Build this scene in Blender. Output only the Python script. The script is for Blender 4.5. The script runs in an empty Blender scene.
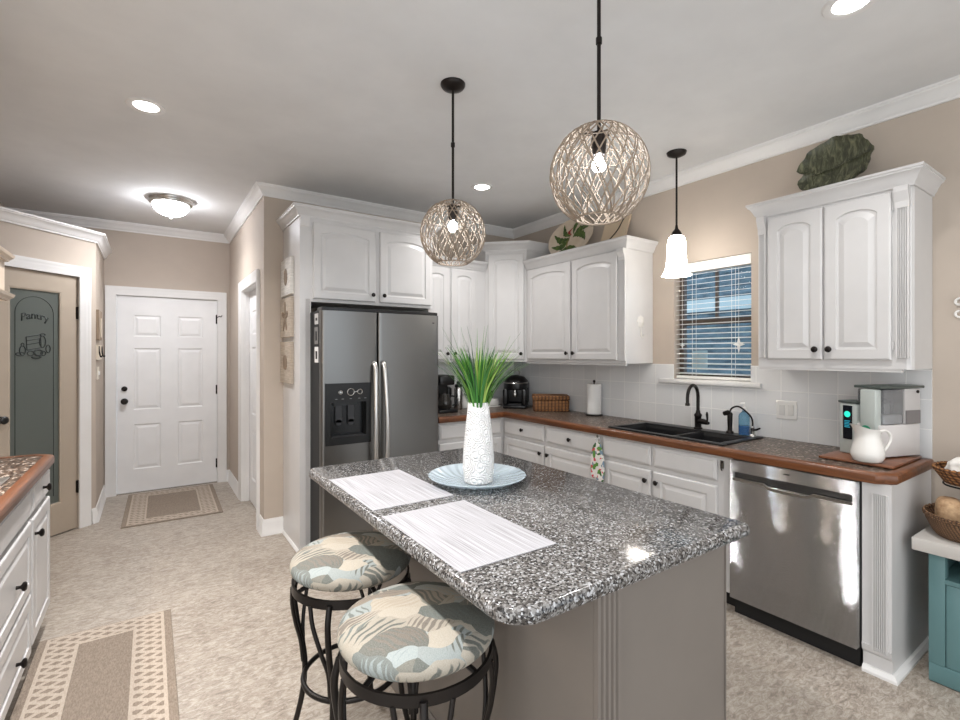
import bpy, bmesh, math, random
from mathutils import Vector, Matrix
random.seed(4)
PI = math.pi
S = bpy.context.scene
COL = S.collection

# ---------------------------------------------------------------- camera, world, exposure
cam_d = bpy.data.cameras.new('camera')
cam = bpy.data.objects.new('camera', cam_d)
COL.objects.link(cam)
cam.location = (0, 0, 1.4507)
cam.rotation_euler = (PI / 2, 0, math.radians(-34.392))
cam_d.sensor_width = 36.0
cam_d.sensor_fit = 'HORIZONTAL'
cam_d.lens = 481.39 / 960 * 36
cam_d.shift_y = -(360 - 353.9) / 960
cam_d.clip_start = 0.05
S.camera = cam
S.view_settings.view_transform = 'Standard'
S.view_settings.look = 'None'
S.view_settings.gamma = 1
S.view_settings.use_curve_mapping = False
S.view_settings.exposure = 0.12

w = bpy.data.worlds.new('world')
S.world = w
w.use_nodes = True
nt = w.node_tree
bg = nt.nodes['Background']
tc = nt.nodes.new('ShaderNodeTexCoord')
sx = nt.nodes.new('ShaderNodeSeparateXYZ')
nt.links.new(tc.outputs['Generated'], sx.inputs[0])
rp = nt.nodes.new('ShaderNodeValToRGB')
nt.links.new(sx.outputs['X'], rp.inputs[0])
rp.color_ramp.elements[0].position = 0.0
rp.color_ramp.elements[0].color = (0.95, 0.98, 1.0, 1)
rp.color_ramp.elements[1].position = 0.75
rp.color_ramp.elements[1].color = (0.42, 0.62, 0.85, 1)
nt.links.new(rp.outputs[0], bg.inputs['Color'])
bg.inputs['Strength'].default_value = 2.05

RECESS_W = 9.0
RECESS_LEFT_W = 18.0
FLUSH_W = 9.0
BULB_E = 170.0
BELL_E = 16.0
DOME_E = 50.0
HALL_W = 38.0
HOOD_W = 2.5


def area_light(name, loc, size, power, color=(1, 0.95, 0.9), spread=150):
    d = bpy.data.lights.new(name, 'AREA')
    d.shape = 'DISK'
    d.size = size
    d.energy = power
    d.color = color
    d.spread = math.radians(spread)
    o = bpy.data.objects.new(name, d)
    o.location = loc
    COL.objects.link(o)
    return o


# ---------------------------------------------------------------- materials
def lin(c):
    return tuple(((v / 255) / 12.92 if v / 255 <= 0.04045 else ((v / 255 + 0.055) / 1.055) ** 2.4) for v in c) + (1.0,)


class M:
    """small node builder"""

    def __init__(s, name, color=(200, 200, 200), rough=0.5, metal=0.0, **kw):
        s.m = bpy.data.materials.new(name)
        s.m.use_nodes = True
        s.t = s.m.node_tree
        s.b = s.t.nodes['Principled BSDF']
        s.b.inputs['Base Color'].default_value = lin(color)
        s.b.inputs['Roughness'].default_value = rough
        s.b.inputs['Metallic'].default_value = metal
        for k, v in kw.items():
            s.b.inputs[k.replace('_', ' ')].default_value = v

    def n(s, typ, **kw):
        x = s.t.nodes.new(typ)
        for k, v in kw.items():
            if hasattr(x, k):
                setattr(x, k, v)
            else:
                x.inputs[k.replace('_', ' ')].default_value = v
        return x

    def l(s, a, b):
        s.t.links.new(a, b)

    def co(s, scale=(1, 1, 1), kind='Object', rot=(0, 0, 0)):
        t = s.n('ShaderNodeTexCoord')
        mp = s.n('ShaderNodeMapping')
        mp.inputs['Scale'].default_value = scale
        mp.inputs['Rotation'].default_value = rot
        s.l(t.outputs[kind], mp.inputs[0])
        return mp.outputs[0]

    def noise(s, v, scale, detail=4, rough=0.6, dist=0.0):
        x = s.n('ShaderNodeTexNoise')
        x.inputs['Scale'].default_value = scale
        x.inputs['Detail'].default_value = detail
        x.inputs['Roughness'].default_value = rough
        x.inputs['Distortion'].default_value = dist
        s.l(v, x.inputs['Vector'])
        return x.outputs[0]

    def ramp(s, fac, stops, interp='LINEAR'):
        r = s.n('ShaderNodeValToRGB')
        cr = r.color_ramp
        cr.interpolation = interp
        while len(cr.elements) < len(stops):
            cr.elements.new(0.5)
        for e, (p, c) in zip(cr.elements, stops):
            e.position = p
            e.color = lin(c)
        s.l(fac, r.inputs[0])
        return r.outputs[0]

    def mix(s, fac, a, b, mode='MIX'):
        x = s.n('ShaderNodeMix', data_type='RGBA', blend_type=mode)
        for i, v in ((0, fac), (6, a), (7, b)):
            if hasattr(v, 'is_output'):
                s.l(v, x.inputs[i])
            else:
                x.inputs[i].default_value = v
        return x.outputs[2]

    def math(s, op, a, b=0.0, c=0.0):
        x = s.n('ShaderNodeMath', operation=op)
        for i, v in enumerate((a, b, c)):
            if hasattr(v, 'is_output'):
                s.l(v, x.inputs[i])
            else:
                x.inputs[i].default_value = v
        return x.outputs[0]

    def xyz(s, v):
        x = s.n('ShaderNodeSeparateXYZ')
        s.l(v, x.inputs[0])
        return x.outputs

    def color(s, sock):
        s.l(sock, s.b.inputs['Base Color'])
        return s

    def rough(s, sock):
        s.l(sock, s.b.inputs['Roughness'])
        return s

    def bump(s, h, strength=0.3, dist=0.002):
        x = s.n('ShaderNodeBump')
        x.inputs['Strength'].default_value = strength
        x.inputs['Distance'].default_value = dist
        s.l(h, x.inputs['Height'])
        s.l(x.outputs[0], s.b.inputs['Normal'])
        return s


def emis(name, color, strength):
    k = M(name, color, 0.5)
    k.b.inputs['Emission Color'].default_value = lin(color)
    k.b.inputs['Emission Strength'].default_value = strength
    return k.m


def painted(name, c, rough=0.35, bump=0.03):
    k = M(name, c, rough)
    v = k.co()
    nz = k.noise(v, 3.0, 3)
    d = tuple(x * 0.965 for x in c)
    k.color(k.ramp(nz, [(0.3, d), (0.7, c)]))
    k.bump(k.noise(v, 60, 2), bump, 0.001)
    return k.m


WALL = painted('beige_wall_paint', (187, 174, 161), 0.75, 0.15)
CEIL = painted('ceiling_paint', (222, 222, 222), 0.85, 0.1)
WHITE = painted('white_trim_paint', (228, 226, 224), 0.38)
CAB = painted('white_cabinet_paint', (206, 204, 203), 0.32)
ISL = painted('greige_island_paint', (122, 114, 107), 0.45)
DOORW = painted('white_door_paint', (234, 233, 233), 0.4)
DOORB = painted('beige_door_paint', (172, 158, 142), 0.45)
HOODM = painted('beige_hood_paint', (208, 192, 174), 0.45)
BRONZE = M('oil_rubbed_bronze', (38, 33, 31), 0.35, 0.7).m
BLACK = M('black_plastic', (14, 14, 15), 0.28).m
BLACKM = M('black_matte', (10, 10, 11), 0.6).m
SINKM = M('black_composite', (22, 22, 24), 0.38).m
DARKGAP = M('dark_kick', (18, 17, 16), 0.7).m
CERAM = M('white_ceramic', (226, 223, 218), 0.16).m
PAPER = M('paper_white', (238, 236, 233), 0.9).m
CHROME = M('brushed_nickel', (190, 188, 184), 0.25, 1.0).m
HANDLE = M('pale_steel_handle', (205, 203, 200), 0.28, 1.0).m
PLASTICW = M('white_plastic', (232, 230, 226), 0.4).m
IRON = M('dark_bronze_iron', (36, 32, 30), 0.38, 0.6).m
TEAL = painted('teal_paint', (92, 126, 128), 0.45)


def steel(name, c, rough, aniso=0.0, bump=0.10):
    k = M(name, c, rough, 1.0)
    v = k.co((1.5, 1.5, 260))
    nz = k.noise(v, 1.5, 2, 0.5)
    k.rough(k.math('MULTIPLY_ADD', nz, 0.12, rough - 0.06))
    if bump:
        k.bump(nz, bump, 0.0008)
    if aniso:
        k.b.inputs['Anisotropic Rotation'].default_value = 0.25
        k.b.inputs['Anisotropic'].default_value = aniso
        tg = k.n('ShaderNodeCombineXYZ', X=0.0, Y=0.0, Z=1.0)
        k.l(tg.outputs[0], k.b.inputs['Tangent'])
    return k.m


FRIDGE = steel('dark_stainless', (126, 125, 123), 0.33)
DWM = M('dishwasher_stainless', (182, 184, 187), 0.07, 1.0)
# horizontally brushed: every grain tips the normal up or down only, so lamps smear into upright streaks
_w = DWM.n('ShaderNodeTexWhiteNoise')
DWM.l(DWM.co((900, 900, 900)), _w.inputs['Vector'])
_z = DWM.math('MULTIPLY', DWM.math('SUBTRACT', _w.outputs['Value'], 0.5), 1.3)
_c = DWM.n('ShaderNodeCombineXYZ', X=-1.0, Y=0.0, Z=0.0)
DWM.l(_z, _c.inputs[2])
_n = DWM.n('ShaderNodeVectorMath', operation='NORMALIZE')
DWM.l(_c.outputs[0], _n.inputs[0])
DWM.l(_n.outputs[0], DWM.b.inputs['Normal'])
DWM = DWM.m

# floor: mottled stone-look sheet with large faint tiles
k = M('stone_floor', (180, 165, 150), 0.42)
v = k.co()
br = k.n('ShaderNodeTexBrick')
br.offset = 0.0
br.inputs['Scale'].default_value = 1.0
br.inputs['Brick Width'].default_value = 0.46
br.inputs['Row Height'].default_value = 0.46
br.inputs['Mortar Size'].default_value = 0.006
br.inputs['Mortar Smooth'].default_value = 0.6
br.inputs['Color1'].default_value = lin((180, 170, 158))
br.inputs['Color2'].default_value = lin((150, 138, 126))
br.inputs['Mortar'].default_value = lin((160, 150, 140))
k.l(v, br.inputs['Vector'])
n1 = k.noise(v, 7, 8, 0.72, 0.6)
n2 = k.noise(k.co((1, 2.2, 1), rot=(0, 0, 0.35)), 22, 8, 0.82, 1.0)
c1 = k.ramp(n1, [(0.36, (114, 100, 87)), (0.5, (158, 146, 133)), (0.64, (188, 181, 171))])
c2 = k.ramp(n2, [(0.38, (74, 62, 53)), (0.49, (150, 138, 125)), (0.60, (198, 191, 182))])
cc = k.mix(0.72, c1, c2)
cc = k.mix(0.3, cc, br.outputs[0])
k.color(cc)
k.rough(k.math('MULTIPLY_ADD', n2, 0.25, 0.30))
k.bump(n2, 0.25, 0.002)
FLOOR = k.m


def granite(name, stops, sc, rough, soft=0.25, spec=0.5):
    k = M(name, (120, 120, 120), rough)
    v = k.co()
    vo = k.n('ShaderNodeTexVoronoi')
    vo.inputs['Scale'].default_value = sc
    k.l(v, vo.inputs['Vector'])
    sp = k.n('ShaderNodeSeparateColor')
    k.l(vo.outputs['Color'], sp.inputs[0])
    a = k.ramp(sp.outputs[0], stops, 'CONSTANT')
    nz = k.noise(v, sc * 0.9, 3, 0.7)
    b = k.ramp(nz, [(0.35, stops[0][1]), (0.5, stops[len(stops) // 2][1]), (0.66, stops[-1][1])])
    k.color(k.mix(soft, a, b))
    k.b.inputs['Specular IOR Level'].default_value = spec
    return k.m


GRANITE = granite('speckled_granite', [(0, (30, 28, 27)), (0.2, (70, 66, 63)), (0.42, (104, 100, 97)), (0.66, (136, 134, 132)),
                                       (0.9, (182, 182, 184))], 195, 0.14, 0.12, 0.38)
LAMIN = granite('brown_speckled_counter', [(0, (22, 17, 14)), (0.26, (60, 47, 38)), (0.5, (92, 75, 62)), (0.75, (122, 108, 97)),
                                           (0.92, (176, 164, 154))], 88, 0.3, 0.12, 0.15)
LAMIN_D = granite('dark_brown_speckled_counter', [(0, (20, 16, 14)), (0.25, (56, 44, 37)), (0.5, (88, 70, 58)), (0.75, (112, 96, 84)),
                                                  (0.92, (180, 168, 158))], 88, 0.3, 0.12, 0.15)


def wood(name, a, b, rough=0.3, along='Y'):
    k = M(name, a, rough)
    sc = {'X': (2, 30, 30), 'Y': (30, 2, 30), 'Z': (30, 30, 2)}[along]
    nz = k.noise(k.co(sc), 1.0, 5, 0.65, 1.0)
    k.color(k.ramp(nz, [(0.3, a), (0.7, b)]))
    return k.m


OAK = wood('oiled_wood_edge', (78, 45, 26), (124, 75, 44))
BOARDM = wood('cutting_board_wood', (92, 54, 36), (140, 88, 58))
RUSTIC = wood('rustic_wood', (112, 92, 74), (170, 150, 128), 0.7, 'Z')

# tiles
k = M('backsplash_tile', (214, 212, 210), 0.22)
v = k.co()
xx = k.xyz(v)
cmb = k.n('ShaderNodeCombineXYZ')
k.l(k.math('ADD', xx[0], xx[1]), cmb.inputs[0])
k.l(xx[2], cmb.inputs[1])
br = k.n('ShaderNodeTexBrick')
br.offset = 0.0
br.inputs['Scale'].default_value = 1.0
br.inputs['Brick Width'].default_value = 0.152
br.inputs['Row Height'].default_value = 0.152
br.inputs['Mortar Size'].default_value = 0.0028
br.inputs['Mortar Smooth'].default_value = 0.3
br.inputs['Color1'].default_value = lin((226, 226, 226))
br.inputs['Color2'].default_value = lin((220, 220, 220))
br.inputs['Mortar'].default_value = lin((240, 239, 237))
k.l(cmb.outputs[0], br.inputs['Vector'])
k.color(br.outputs[0])
k.bump(br.outputs['Fac'], 0.5, 0.002)
k.b.inputs['Roughness'].default_value = 0.24
TILE = k.m

# rugs: lattice border.  half sizes given per rug through a factory
def rug_mat(name, hx, hy, bw, ew_x, ew_y):
    k = M(name, (150, 135, 118), 0.95)
    v = k.co()
    o = k.xyz(v)
    ax = k.math('ABSOLUTE', o[0])
    ay = k.math('ABSOLUTE', o[1])
    dx = k.math('SUBTRACT', hx, ax)      # distance from the edge
    dy = k.math('SUBTRACT', hy, ay)
    dxe = k.math('SUBTRACT', dx, ew_x)
    dye = k.math('SUBTRACT', dy, ew_y)
    dm = k.math('MINIMUM', dxe, dye)
    inb = k.math('MULTIPLY', k.math('GREATER_THAN', dm, 0.0), k.math('LESS_THAN', dm, bw))
    # lattice of crossing bars
    p = 0.056
    s1 = k.math('ABSOLUTE', k.math('SUBTRACT', k.math('FRACT', k.math('DIVIDE', k.math('ADD', k.math('MULTIPLY', o[0], 0.62), o[1]), p)), 0.5))
    s2 = k.math('ABSOLUTE', k.math('SUBTRACT', k.math('FRACT', k.math('DIVIDE', k.math('SUBTRACT', o[1], k.math('MULTIPLY', o[0], 0.62)), p)), 0.5))
    bar = k.math('MAXIMUM', k.math('GREATER_THAN', s1, 0.30), k.math('GREATER_THAN', s2, 0.30))
    rim = k.math('MAXIMUM', k.math('LESS_THAN', dm, 0.014), k.math('GREATER_THAN', dm, bw - 0.014))
    bar = k.math('MAXIMUM', bar, rim)
    fac = k.math('MULTIPLY', inb, bar)
    nz = k.noise(k.co((1, 0.3, 1)), 220, 2)
    base = k.ramp(nz, [(0.3, (118, 105, 93)), (0.7, (146, 132, 118))])
    crm = k.ramp(nz, [(0.3, (166, 152, 138)), (0.7, (184, 171, 157))])
    k.color(k.mix(fac, base, crm))
    k.bump(nz, 0.5, 0.002)
    return k.m


# leaf print upholstery
def leaf_fabric():
    k = M('tropical_leaf_fabric', (170, 165, 155), 0.85)
    v0 = k.co()
    nv = k.n('ShaderNodeTexNoise')
    nv.inputs['Scale'].default_value = 7
    nv.inputs['Detail'].default_value = 2
    k.l(v0, nv.inputs['Vector'])
    vm = k.n('ShaderNodeVectorMath', operation='SCALE')
    k.l(nv.outputs['Color'], vm.inputs[0])
    vm.inputs['Scale'].default_value = 0.10
    va = k.n('ShaderNodeVectorMath', operation='ADD')
    k.l(v0, va.inputs[0])
    k.l(vm.outputs[0], va.inputs[1])
    mp = k.n('ShaderNodeMapping')
    mp.inputs['Scale'].default_value = (1.0, 0.55, 1)
    mp.inputs['Rotation'].default_value = (0, 0, 0.5)
    k.l(va.outputs[0], mp.inputs[0])
    vo = k.n('ShaderNodeTexVoronoi')
    vo.inputs['Scale'].default_value = 16
    k.l(mp.outputs[0], vo.inputs['Vector'])
    sp = k.n('ShaderNodeSeparateColor')
    k.l(vo.outputs['Color'], sp.inputs[0])
    base = k.ramp(sp.outputs[0], [(0, (84, 86, 79)), (0.2, (166, 154, 136)), (0.38, (112, 103, 92)), (0.55, (138, 147, 146)),
                                  (0.7, (98, 105, 100)), (0.85, (176, 167, 152))], 'CONSTANT')
    # veins: waves whose direction depends on the cell
    ph = k.math('MULTIPLY', sp.outputs[1], 6.28)
    o = k.xyz(va.outputs[0])
    d = k.math('ADD', k.math('MULTIPLY', o[0], k.math('COSINE', ph)), k.math('MULTIPLY', o[1], k.math('SINE', ph)))
    wv = k.math('SINE', k.math('MULTIPLY', d, 380))
    dd = k.math('ADD', k.math('MULTIPLY', vo.outputs['Distance'], 1.2), k.math('MULTIPLY', wv, 0.32))
    stripe = k.ramp(dd, [(0.42, (0, 0, 0)), (0.6, (255, 255, 255))])
    st = k.n('ShaderNodeRGBToBW')
    k.l(stripe, st.inputs[0])
    dark = k.ramp(sp.outputs[2], [(0, (178, 168, 152)), (0.35, (92, 96, 89)), (0.65, (134, 120, 104)), (0.82, (160, 168, 166))], 'CONSTANT')
    c = k.mix(k.math('MULTIPLY', st.outputs[0], 0.75), base, dark)
    wn = k.noise(v0, 400, 2)
    c = k.mix(0.12, c, k.ramp(wn, [(0.3, (90, 86, 80)), (0.7, (230, 226, 220))]))
    k.color(c)
    k.bump(wn, 0.3, 0.001)
    return k.m


FABRIC = leaf_fabric()

# placemat weave
k = M('white_woven_vinyl', (224, 222, 224), 0.6)
nz = k.noise(k.co((400, 4, 1)), 1.0, 2, 0.5)
k.color(k.ramp(nz, [(0.34, (146, 143, 146)), (0.5, (178, 176, 180)), (0.66, (194, 194, 198))]))
k.bump(nz, 0.4, 0.0015)
MAT = k.m

# carved vase
k = M('carved_white_ceramic', (246, 245, 244), 0.45)
v = k.co()
vo = k.n('ShaderNodeTexVoronoi')
vo.inputs['Scale'].default_value = 25
k.l(v, vo.inputs['Vector'])
wv = k.math('SINE', k.math('MULTIPLY', vo.outputs['Distance'], 30))
k.bump(wv, 0.8, 0.004)
VASE = k.m

# glass
GLASS = M('clear_blue_glass', (214, 232, 240), 0.06, Transmission_Weight=1.0, IOR=1.25).m
PLATEG = M('ribbed_blue_glass', (226, 240, 248), 0.08, Transmission_Weight=0.6, IOR=1.3)
o_ = PLATEG.xyz(PLATEG.co())
ang = PLATEG.math('ARCTAN2', o_[1], o_[0])
rad = PLATEG.math('SQRT', PLATEG.math('ADD', PLATEG.math('MULTIPLY', o_[0], o_[0]), PLATEG.math('MULTIPLY', o_[1], o_[1])))
wv = PLATEG.math('SINE', PLATEG.math('ADD', PLATEG.math('MULTIPLY', ang, 26), PLATEG.math('MULTIPLY', rad, 60)))
PLATEG.bump(wv, 0.5, 0.004)
PLATEG = PLATEG.m
WINGLASS = M('window_glass', (235, 242, 246), 0.02, Transmission_Weight=1.0, IOR=1.05).m
FROST = M('frosted_pantry_glass', (124, 130, 124), 0.35, Transmission_Weight=0.5, IOR=1.3).m
ETCH = M('etched_dark_line', (44, 50, 48), 0.6).m
TANKG = M('smoky_clear_plastic', (190, 190, 192), 0.08, Transmission_Weight=0.7, IOR=1.3).m
MILK = emis('frosted_lit_glass', (255, 250, 242), BELL_E)
DOME = emis('frosted_dome_glass', (246, 248, 255), DOME_E)
BULB = emis('lit_bulb', (235, 245, 255), BULB_E)
HOODL = emis('lit_hood_lens', (255, 244, 228), 160.0)
LENS = emis('lit_lens', (255, 252, 246), 14.0)
GLOBE = M('rattan_strands', (138, 122, 106), 0.7).m
SEAGRASS = None


def wicker(name, a, b, sc=90):
    k = M(name, a, 0.75)
    v = k.co()
    o = k.xyz(v)
    h = k.math('ADD', k.math('MULTIPLY', o[0], 1.0), k.math('MULTIPLY', o[1], 1.0))
    s1 = k.math('SINE', k.math('MULTIPLY', h, sc * 2.2))
    s2 = k.math('SINE', k.math('ADD', k.math('MULTIPLY', o[2], sc * 5), k.math('MULTIPLY', k.math('SIGN', s1), 1.57)))
    w_ = k.math('MULTIPLY', k.math('ABSOLUTE', s1), k.math('ABSOLUTE', s2))
    nz = k.noise(v, 40, 3)
    f = k.math('ADD', k.math('MULTIPLY', w_, 0.7), k.math('MULTIPLY', nz, 0.4))
    k.color(k.ramp(f, [(0.12, tuple(x * 0.35 for x in a)), (0.4, a), (0.85, b)]))
    k.bump(w_, 0.8, 0.004)
    return k.m


WICK = wicker('brown_wicker', (100, 62, 34), (164, 114, 66), 45)
WICKD = wicker('dark_wicker', (92, 66, 46), (150, 112, 78))

k = M('bread_crust', (170, 128, 86), 0.85)
nz = k.noise(k.co(), 30, 5)
k.color(k.ramp(nz, [(0.3, (138, 104, 74)), (0.7, (196, 164, 128))]))
k.bump(nz, 0.5, 0.004)
BREAD = k.m
k = M('white_linen', (236, 232, 226), 0.9)
k.bump(k.noise(k.co(), 22, 4), 0.6, 0.006)
LINEN = k.m

k = M('grass_green', (70, 140, 50), 0.5)
oi = k.n('ShaderNodeTexCoord')
g = k.n('ShaderNodeNewGeometry').outputs['Random Per Island']
o_ = k.xyz(oi.outputs['Object'])
k.color(k.ramp(g, [(0.05, (28, 66, 34)), (0.45, (58, 122, 46)), (0.8, (110, 160, 58)), (0.97, (168, 190, 96))]))
GRASS = k.m

k = M('green_leaf_glaze', (66, 76, 56), 0.10)
nz = k.noise(k.co((1, 3, 1)), 14, 4, 0.6, 1.5)
k.color(k.ramp(nz, [(0.3, (44, 46, 34)), (0.5, (72, 74, 54)), (0.75, (122, 122, 94))]))
k.bump(nz, 0.8, 0.006)
LEAFG = k.m


# ---------------------------------------------------------------- mesh helpers
ORG = {}


def setp(o, label=None, cat=None, group=None, kind=None):
    if label:
        o['label'] = label
    if cat:
        o['category'] = cat
    if group:
        o['group'] = group
    if kind:
        o['kind'] = kind
    return o


def thing(name, label, cat, loc=(0, 0, 0), rotz=0.0, group=None, kind=None, local=False):
    o = bpy.data.objects.new(name, None)
    o.empty_display_size = 0.05
    o.location = loc
    o.rotation_euler = (0, 0, rotz)
    COL.objects.link(o)
    ORG[o.name] = None if (local or rotz) else Vector(loc)
    return setp(o, label, cat, group, kind)


def root_of(o):
    while o.parent:
        o = o.parent
    return o


def obj(name, bm, mat, parent=None, smooth=None, label=None, keep=False):
    bmesh.ops.recalc_face_normals(bm, faces=bm.faces)
    me = bpy.data.meshes.new(name)
    o = bpy.data.objects.new(name, me)
    if parent is not None:
        off = ORG.get(root_of(parent).name)
        if off is not None:
            bmesh.ops.translate(bm, verts=bm.verts, vec=-off)
        o.parent = parent
    elif not keep:
        xs = [v.co.x for v in bm.verts]
        ys = [v.co.y for v in bm.verts]
        zs = [v.co.z for v in bm.verts]
        c = Vector(((min(xs) + max(xs)) / 2, (min(ys) + max(ys)) / 2, min(zs)))
        bmesh.ops.translate(bm, verts=bm.verts, vec=-c)
        o.location = c
        ORG[o.name] = c
    else:
        ORG[o.name] = Vector((0, 0, 0))
    bm.to_mesh(me)
    bm.free()
    mats = mat if isinstance(mat, (list, tuple)) else [mat]
    for m_ in mats:
        me.materials.append(m_)
    if smooth:
        for p in me.polygons:
            p.use_smooth = True
        me.set_sharp_from_angle(angle=math.radians(smooth))
    COL.objects.link(o)
    if parent is None:
        ORG[o.name] = Vector(o.location)
    if label:
        o['label'] = label
    return o


def struct(name, bm, mat, smooth=None, parent=None):
    o = obj(name, bm, mat, parent, smooth, keep=True)
    if parent is None:
        o['kind'] = 'structure'
    return o


def B():
    return bmesh.new()


def box(bm, x0, x1, y0, y1, z0, z1, bev=0.0, seg=2, mi=0):
    m = Matrix.Translation(((x0 + x1) / 2, (y0 + y1) / 2, (z0 + z1) / 2)) @ Matrix.Diagonal((abs(x1 - x0), abs(y1 - y0), abs(z1 - z0), 1))
    r = bmesh.ops.create_cube(bm, size=1, matrix=m)
    vs = r['verts']
    fs = set(f for v in vs for f in v.link_faces)
    for f in fs:
        f.material_index = mi
    if bev:
        es = list(set(e for v in vs for e in v.link_edges))
        bmesh.ops.bevel(bm, geom=es, offset=bev, segments=seg, profile=0.5, affect='EDGES')
    return bm


def bx(x0, x1, y0, y1, z0, z1, bev=0.0, seg=2):
    return box(B(), x0, x1, y0, y1, z0, z1, bev, seg)


def lathe(bm, prof, pos=(0, 0, 0), axis=(0, 0, 1), seg=24, cap=True, sx=1.0, sy=1.0):
    q = Vector((0, 0, 1)).rotation_difference(Vector(axis).normalized()).to_matrix()
    rows = []
    for r, z in prof:
        row = []
        for i in range(seg):
            a = 2 * PI * i / seg
            row.append(bm.verts.new(Vector(pos) + q @ Vector((r * sx * math.cos(a), r * sy * math.sin(a), z))))
        rows.append(row)
    for a, b in zip(rows, rows[1:]):
        for i in range(seg):
            j = (i + 1) % seg
            bm.faces.new((a[i], a[j], b[j], b[i]))
    if cap:
        bm.faces.new(rows[0][::-1])
        bm.faces.new(rows[-1])
    return bm


def tube(bm, pts, r, seg=8, closed=False, cap=True):
    pts = [Vector(p) for p in pts]
    n = len(pts)
    rr = r if isinstance(r, (list, tuple)) else [r] * n
    rows = []
    prevn = None
    for i, p in enumerate(pts):
        if closed:
            t = (pts[(i + 1) % n] - pts[i - 1]).normalized()
        else:
            t = (pts[min(i + 1, n - 1)] - pts[max(i - 1, 0)]).normalized()
        if prevn is None:
            up = Vector((0, 0, 1)) if abs(t.z) < 0.9 else Vector((1, 0, 0))
            nn = t.cross(up).normalized()
        else:
            nn = (prevn - t * prevn.dot(t)).normalized()
        prevn = nn
        bb = t.cross(nn)
        rows.append([bm.verts.new(p + rr[i] * (math.cos(2 * PI * k / seg) * nn + math.sin(2 * PI * k / seg) * bb)) for k in range(seg)])
    m = n if closed else n - 1
    for i in range(m):
        a, b = rows[i], rows[(i + 1) % n]
        for k in range(seg):
            j = (k + 1) % seg
            bm.faces.new((a[k], a[j], b[j], b[k]))
    if cap and not closed:
        bm.faces.new(rows[0][::-1])
        bm.faces.new(rows[-1])
    return bm


def smoothpath(pts, n=6):
    """Catmull-Rom through the points"""
    P = [Vector(p) for p in pts]
    P = [2 * P[0] - P[1]] + P + [2 * P[-1] - P[-2]]
    out = []
    for i in range(1, len(P) - 2):
        for k in range(n):
            t = k / n
            a, b, c, d = P[i - 1], P[i], P[i + 1], P[i + 2]
            out.append(0.5 * ((2 * b) + (c - a) * t + (2 * a - 5 * b + 4 * c - d) * t * t + (-a + 3 * b - 3 * c + d) * t ** 3))
    out.append(P[-2])
    return out


def prism(bm, poly, z0, z1, mp=None):
    mp = mp or (lambda a, b, c: Vector((a, b, c)))
    lo = [bm.verts.new(mp(a, b, z0)) for a, b in poly]
    hi = [bm.verts.new(mp(a, b, z1)) for a, b in poly]
    n = len(poly)
    for i in range(n):
        j = (i + 1) % n
        bm.faces.new((lo[i], lo[j], hi[j], hi[i]))
    bm.faces.new(lo[::-1])
    bm.faces.new(hi)
    return bm


def sweep(bm, path, prof, mp=None, closed=False):
    """profile (offset to the left of the path, height) swept with mitred corners"""
    mp = mp or (lambda a, b, c: Vector((a, b, c)))
    P = [Vector(p) for p in path]
    n = len(P)
    rows = []
    for i in range(n):
        d0 = (P[i] - P[i - 1]).normalized() if (i > 0 or closed) else None
        d1 = (P[(i + 1) % n] - P[i]).normalized() if (i < n - 1 or closed) else None
        d0 = d0 or d1
        d1 = d1 or d0
        n0 = Vector((-d0.y, d0.x))
        n1 = Vector((-d1.y, d1.x))
        m = (n0 + n1)
        m = m / max(1e-6, m.dot(n0))
        rows.append([bm.verts.new(mp(P[i].x + m.x * o, P[i].y + m.y * o, h)) for o, h in prof])
    k = len(prof)
    for i in range(n if closed else n - 1):
        a, b = rows[i], rows[(i + 1) % n]
        for q in range(k):
            r = (q + 1) % k
            bm.faces.new((a[q], a[r], b[r], b[q]))
    if not closed:
        bm.faces.new(rows[0][::-1])
        bm.faces.new(rows[-1])
    return bm


class Fr:
    """frame on a vertical face: a along, b up, c out towards the viewer"""

    def __init__(s, ox, oy, ux, uy):
        l = math.hypot(ux, uy)
        s.o = (ox, oy)
        s.u = (ux / l, uy / l)
        s.n = (uy / l, -ux / l)

    def __call__(s, a, b, c):
        return Vector((s.o[0] + s.u[0] * a + s.n[0] * c, s.o[1] + s.u[1] * a + s.n[1] * c, b))


def fbox(bm, fr, a0, a1, b0, b1, c0, c1):
    vs = [bm.verts.new(fr(a, b, c)) for c in (c0, c1) for b in (b0, b1) for a in (a0, a1)]
    for q in ((0, 1, 3, 2), (4, 5, 7, 6), (0, 1, 5, 4), (2, 3, 7, 6), (0, 2, 6, 4), (1, 3, 7, 5)):
        bm.faces.new([vs[i] for i in q])
    return bm


def contour(a0, a1, b0, b1, arch, k=12):
    pts = [(a0, b0), (a1, b0)]
    for i in range(k + 1):
        x = 1 - 2 * i / k
        pts.append(((a0 + a1) / 2 + x * (a1 - a0) / 2, b1 - arch * (1 - math.sqrt(max(0, 1 - (0.92 * x) ** 2))) / (1 - math.sqrt(1 - 0.92 ** 2)) if arch else b1))
    return pts


def rings(bm, fr, a0, a1, b0, b1, spec, capfirst=True):
    rows = []
    for (i, it, arch, c) in spec:
        rows.append([bm.verts.new(fr(a, b, c)) for a, b in contour(a0 + i, a1 - i, b0 + i, b1 - it, arch)])
    for p, q in zip(rows, rows[1:]):
        n = len(p)
        for x in range(n):
            y = (x + 1) % n
            bm.faces.new((p[x], p[y], q[y], q[x]))
    if capfirst:
        bm.faces.new(rows[0][::-1])
    bm.faces.new(rows[-1])
    return bm


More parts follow.
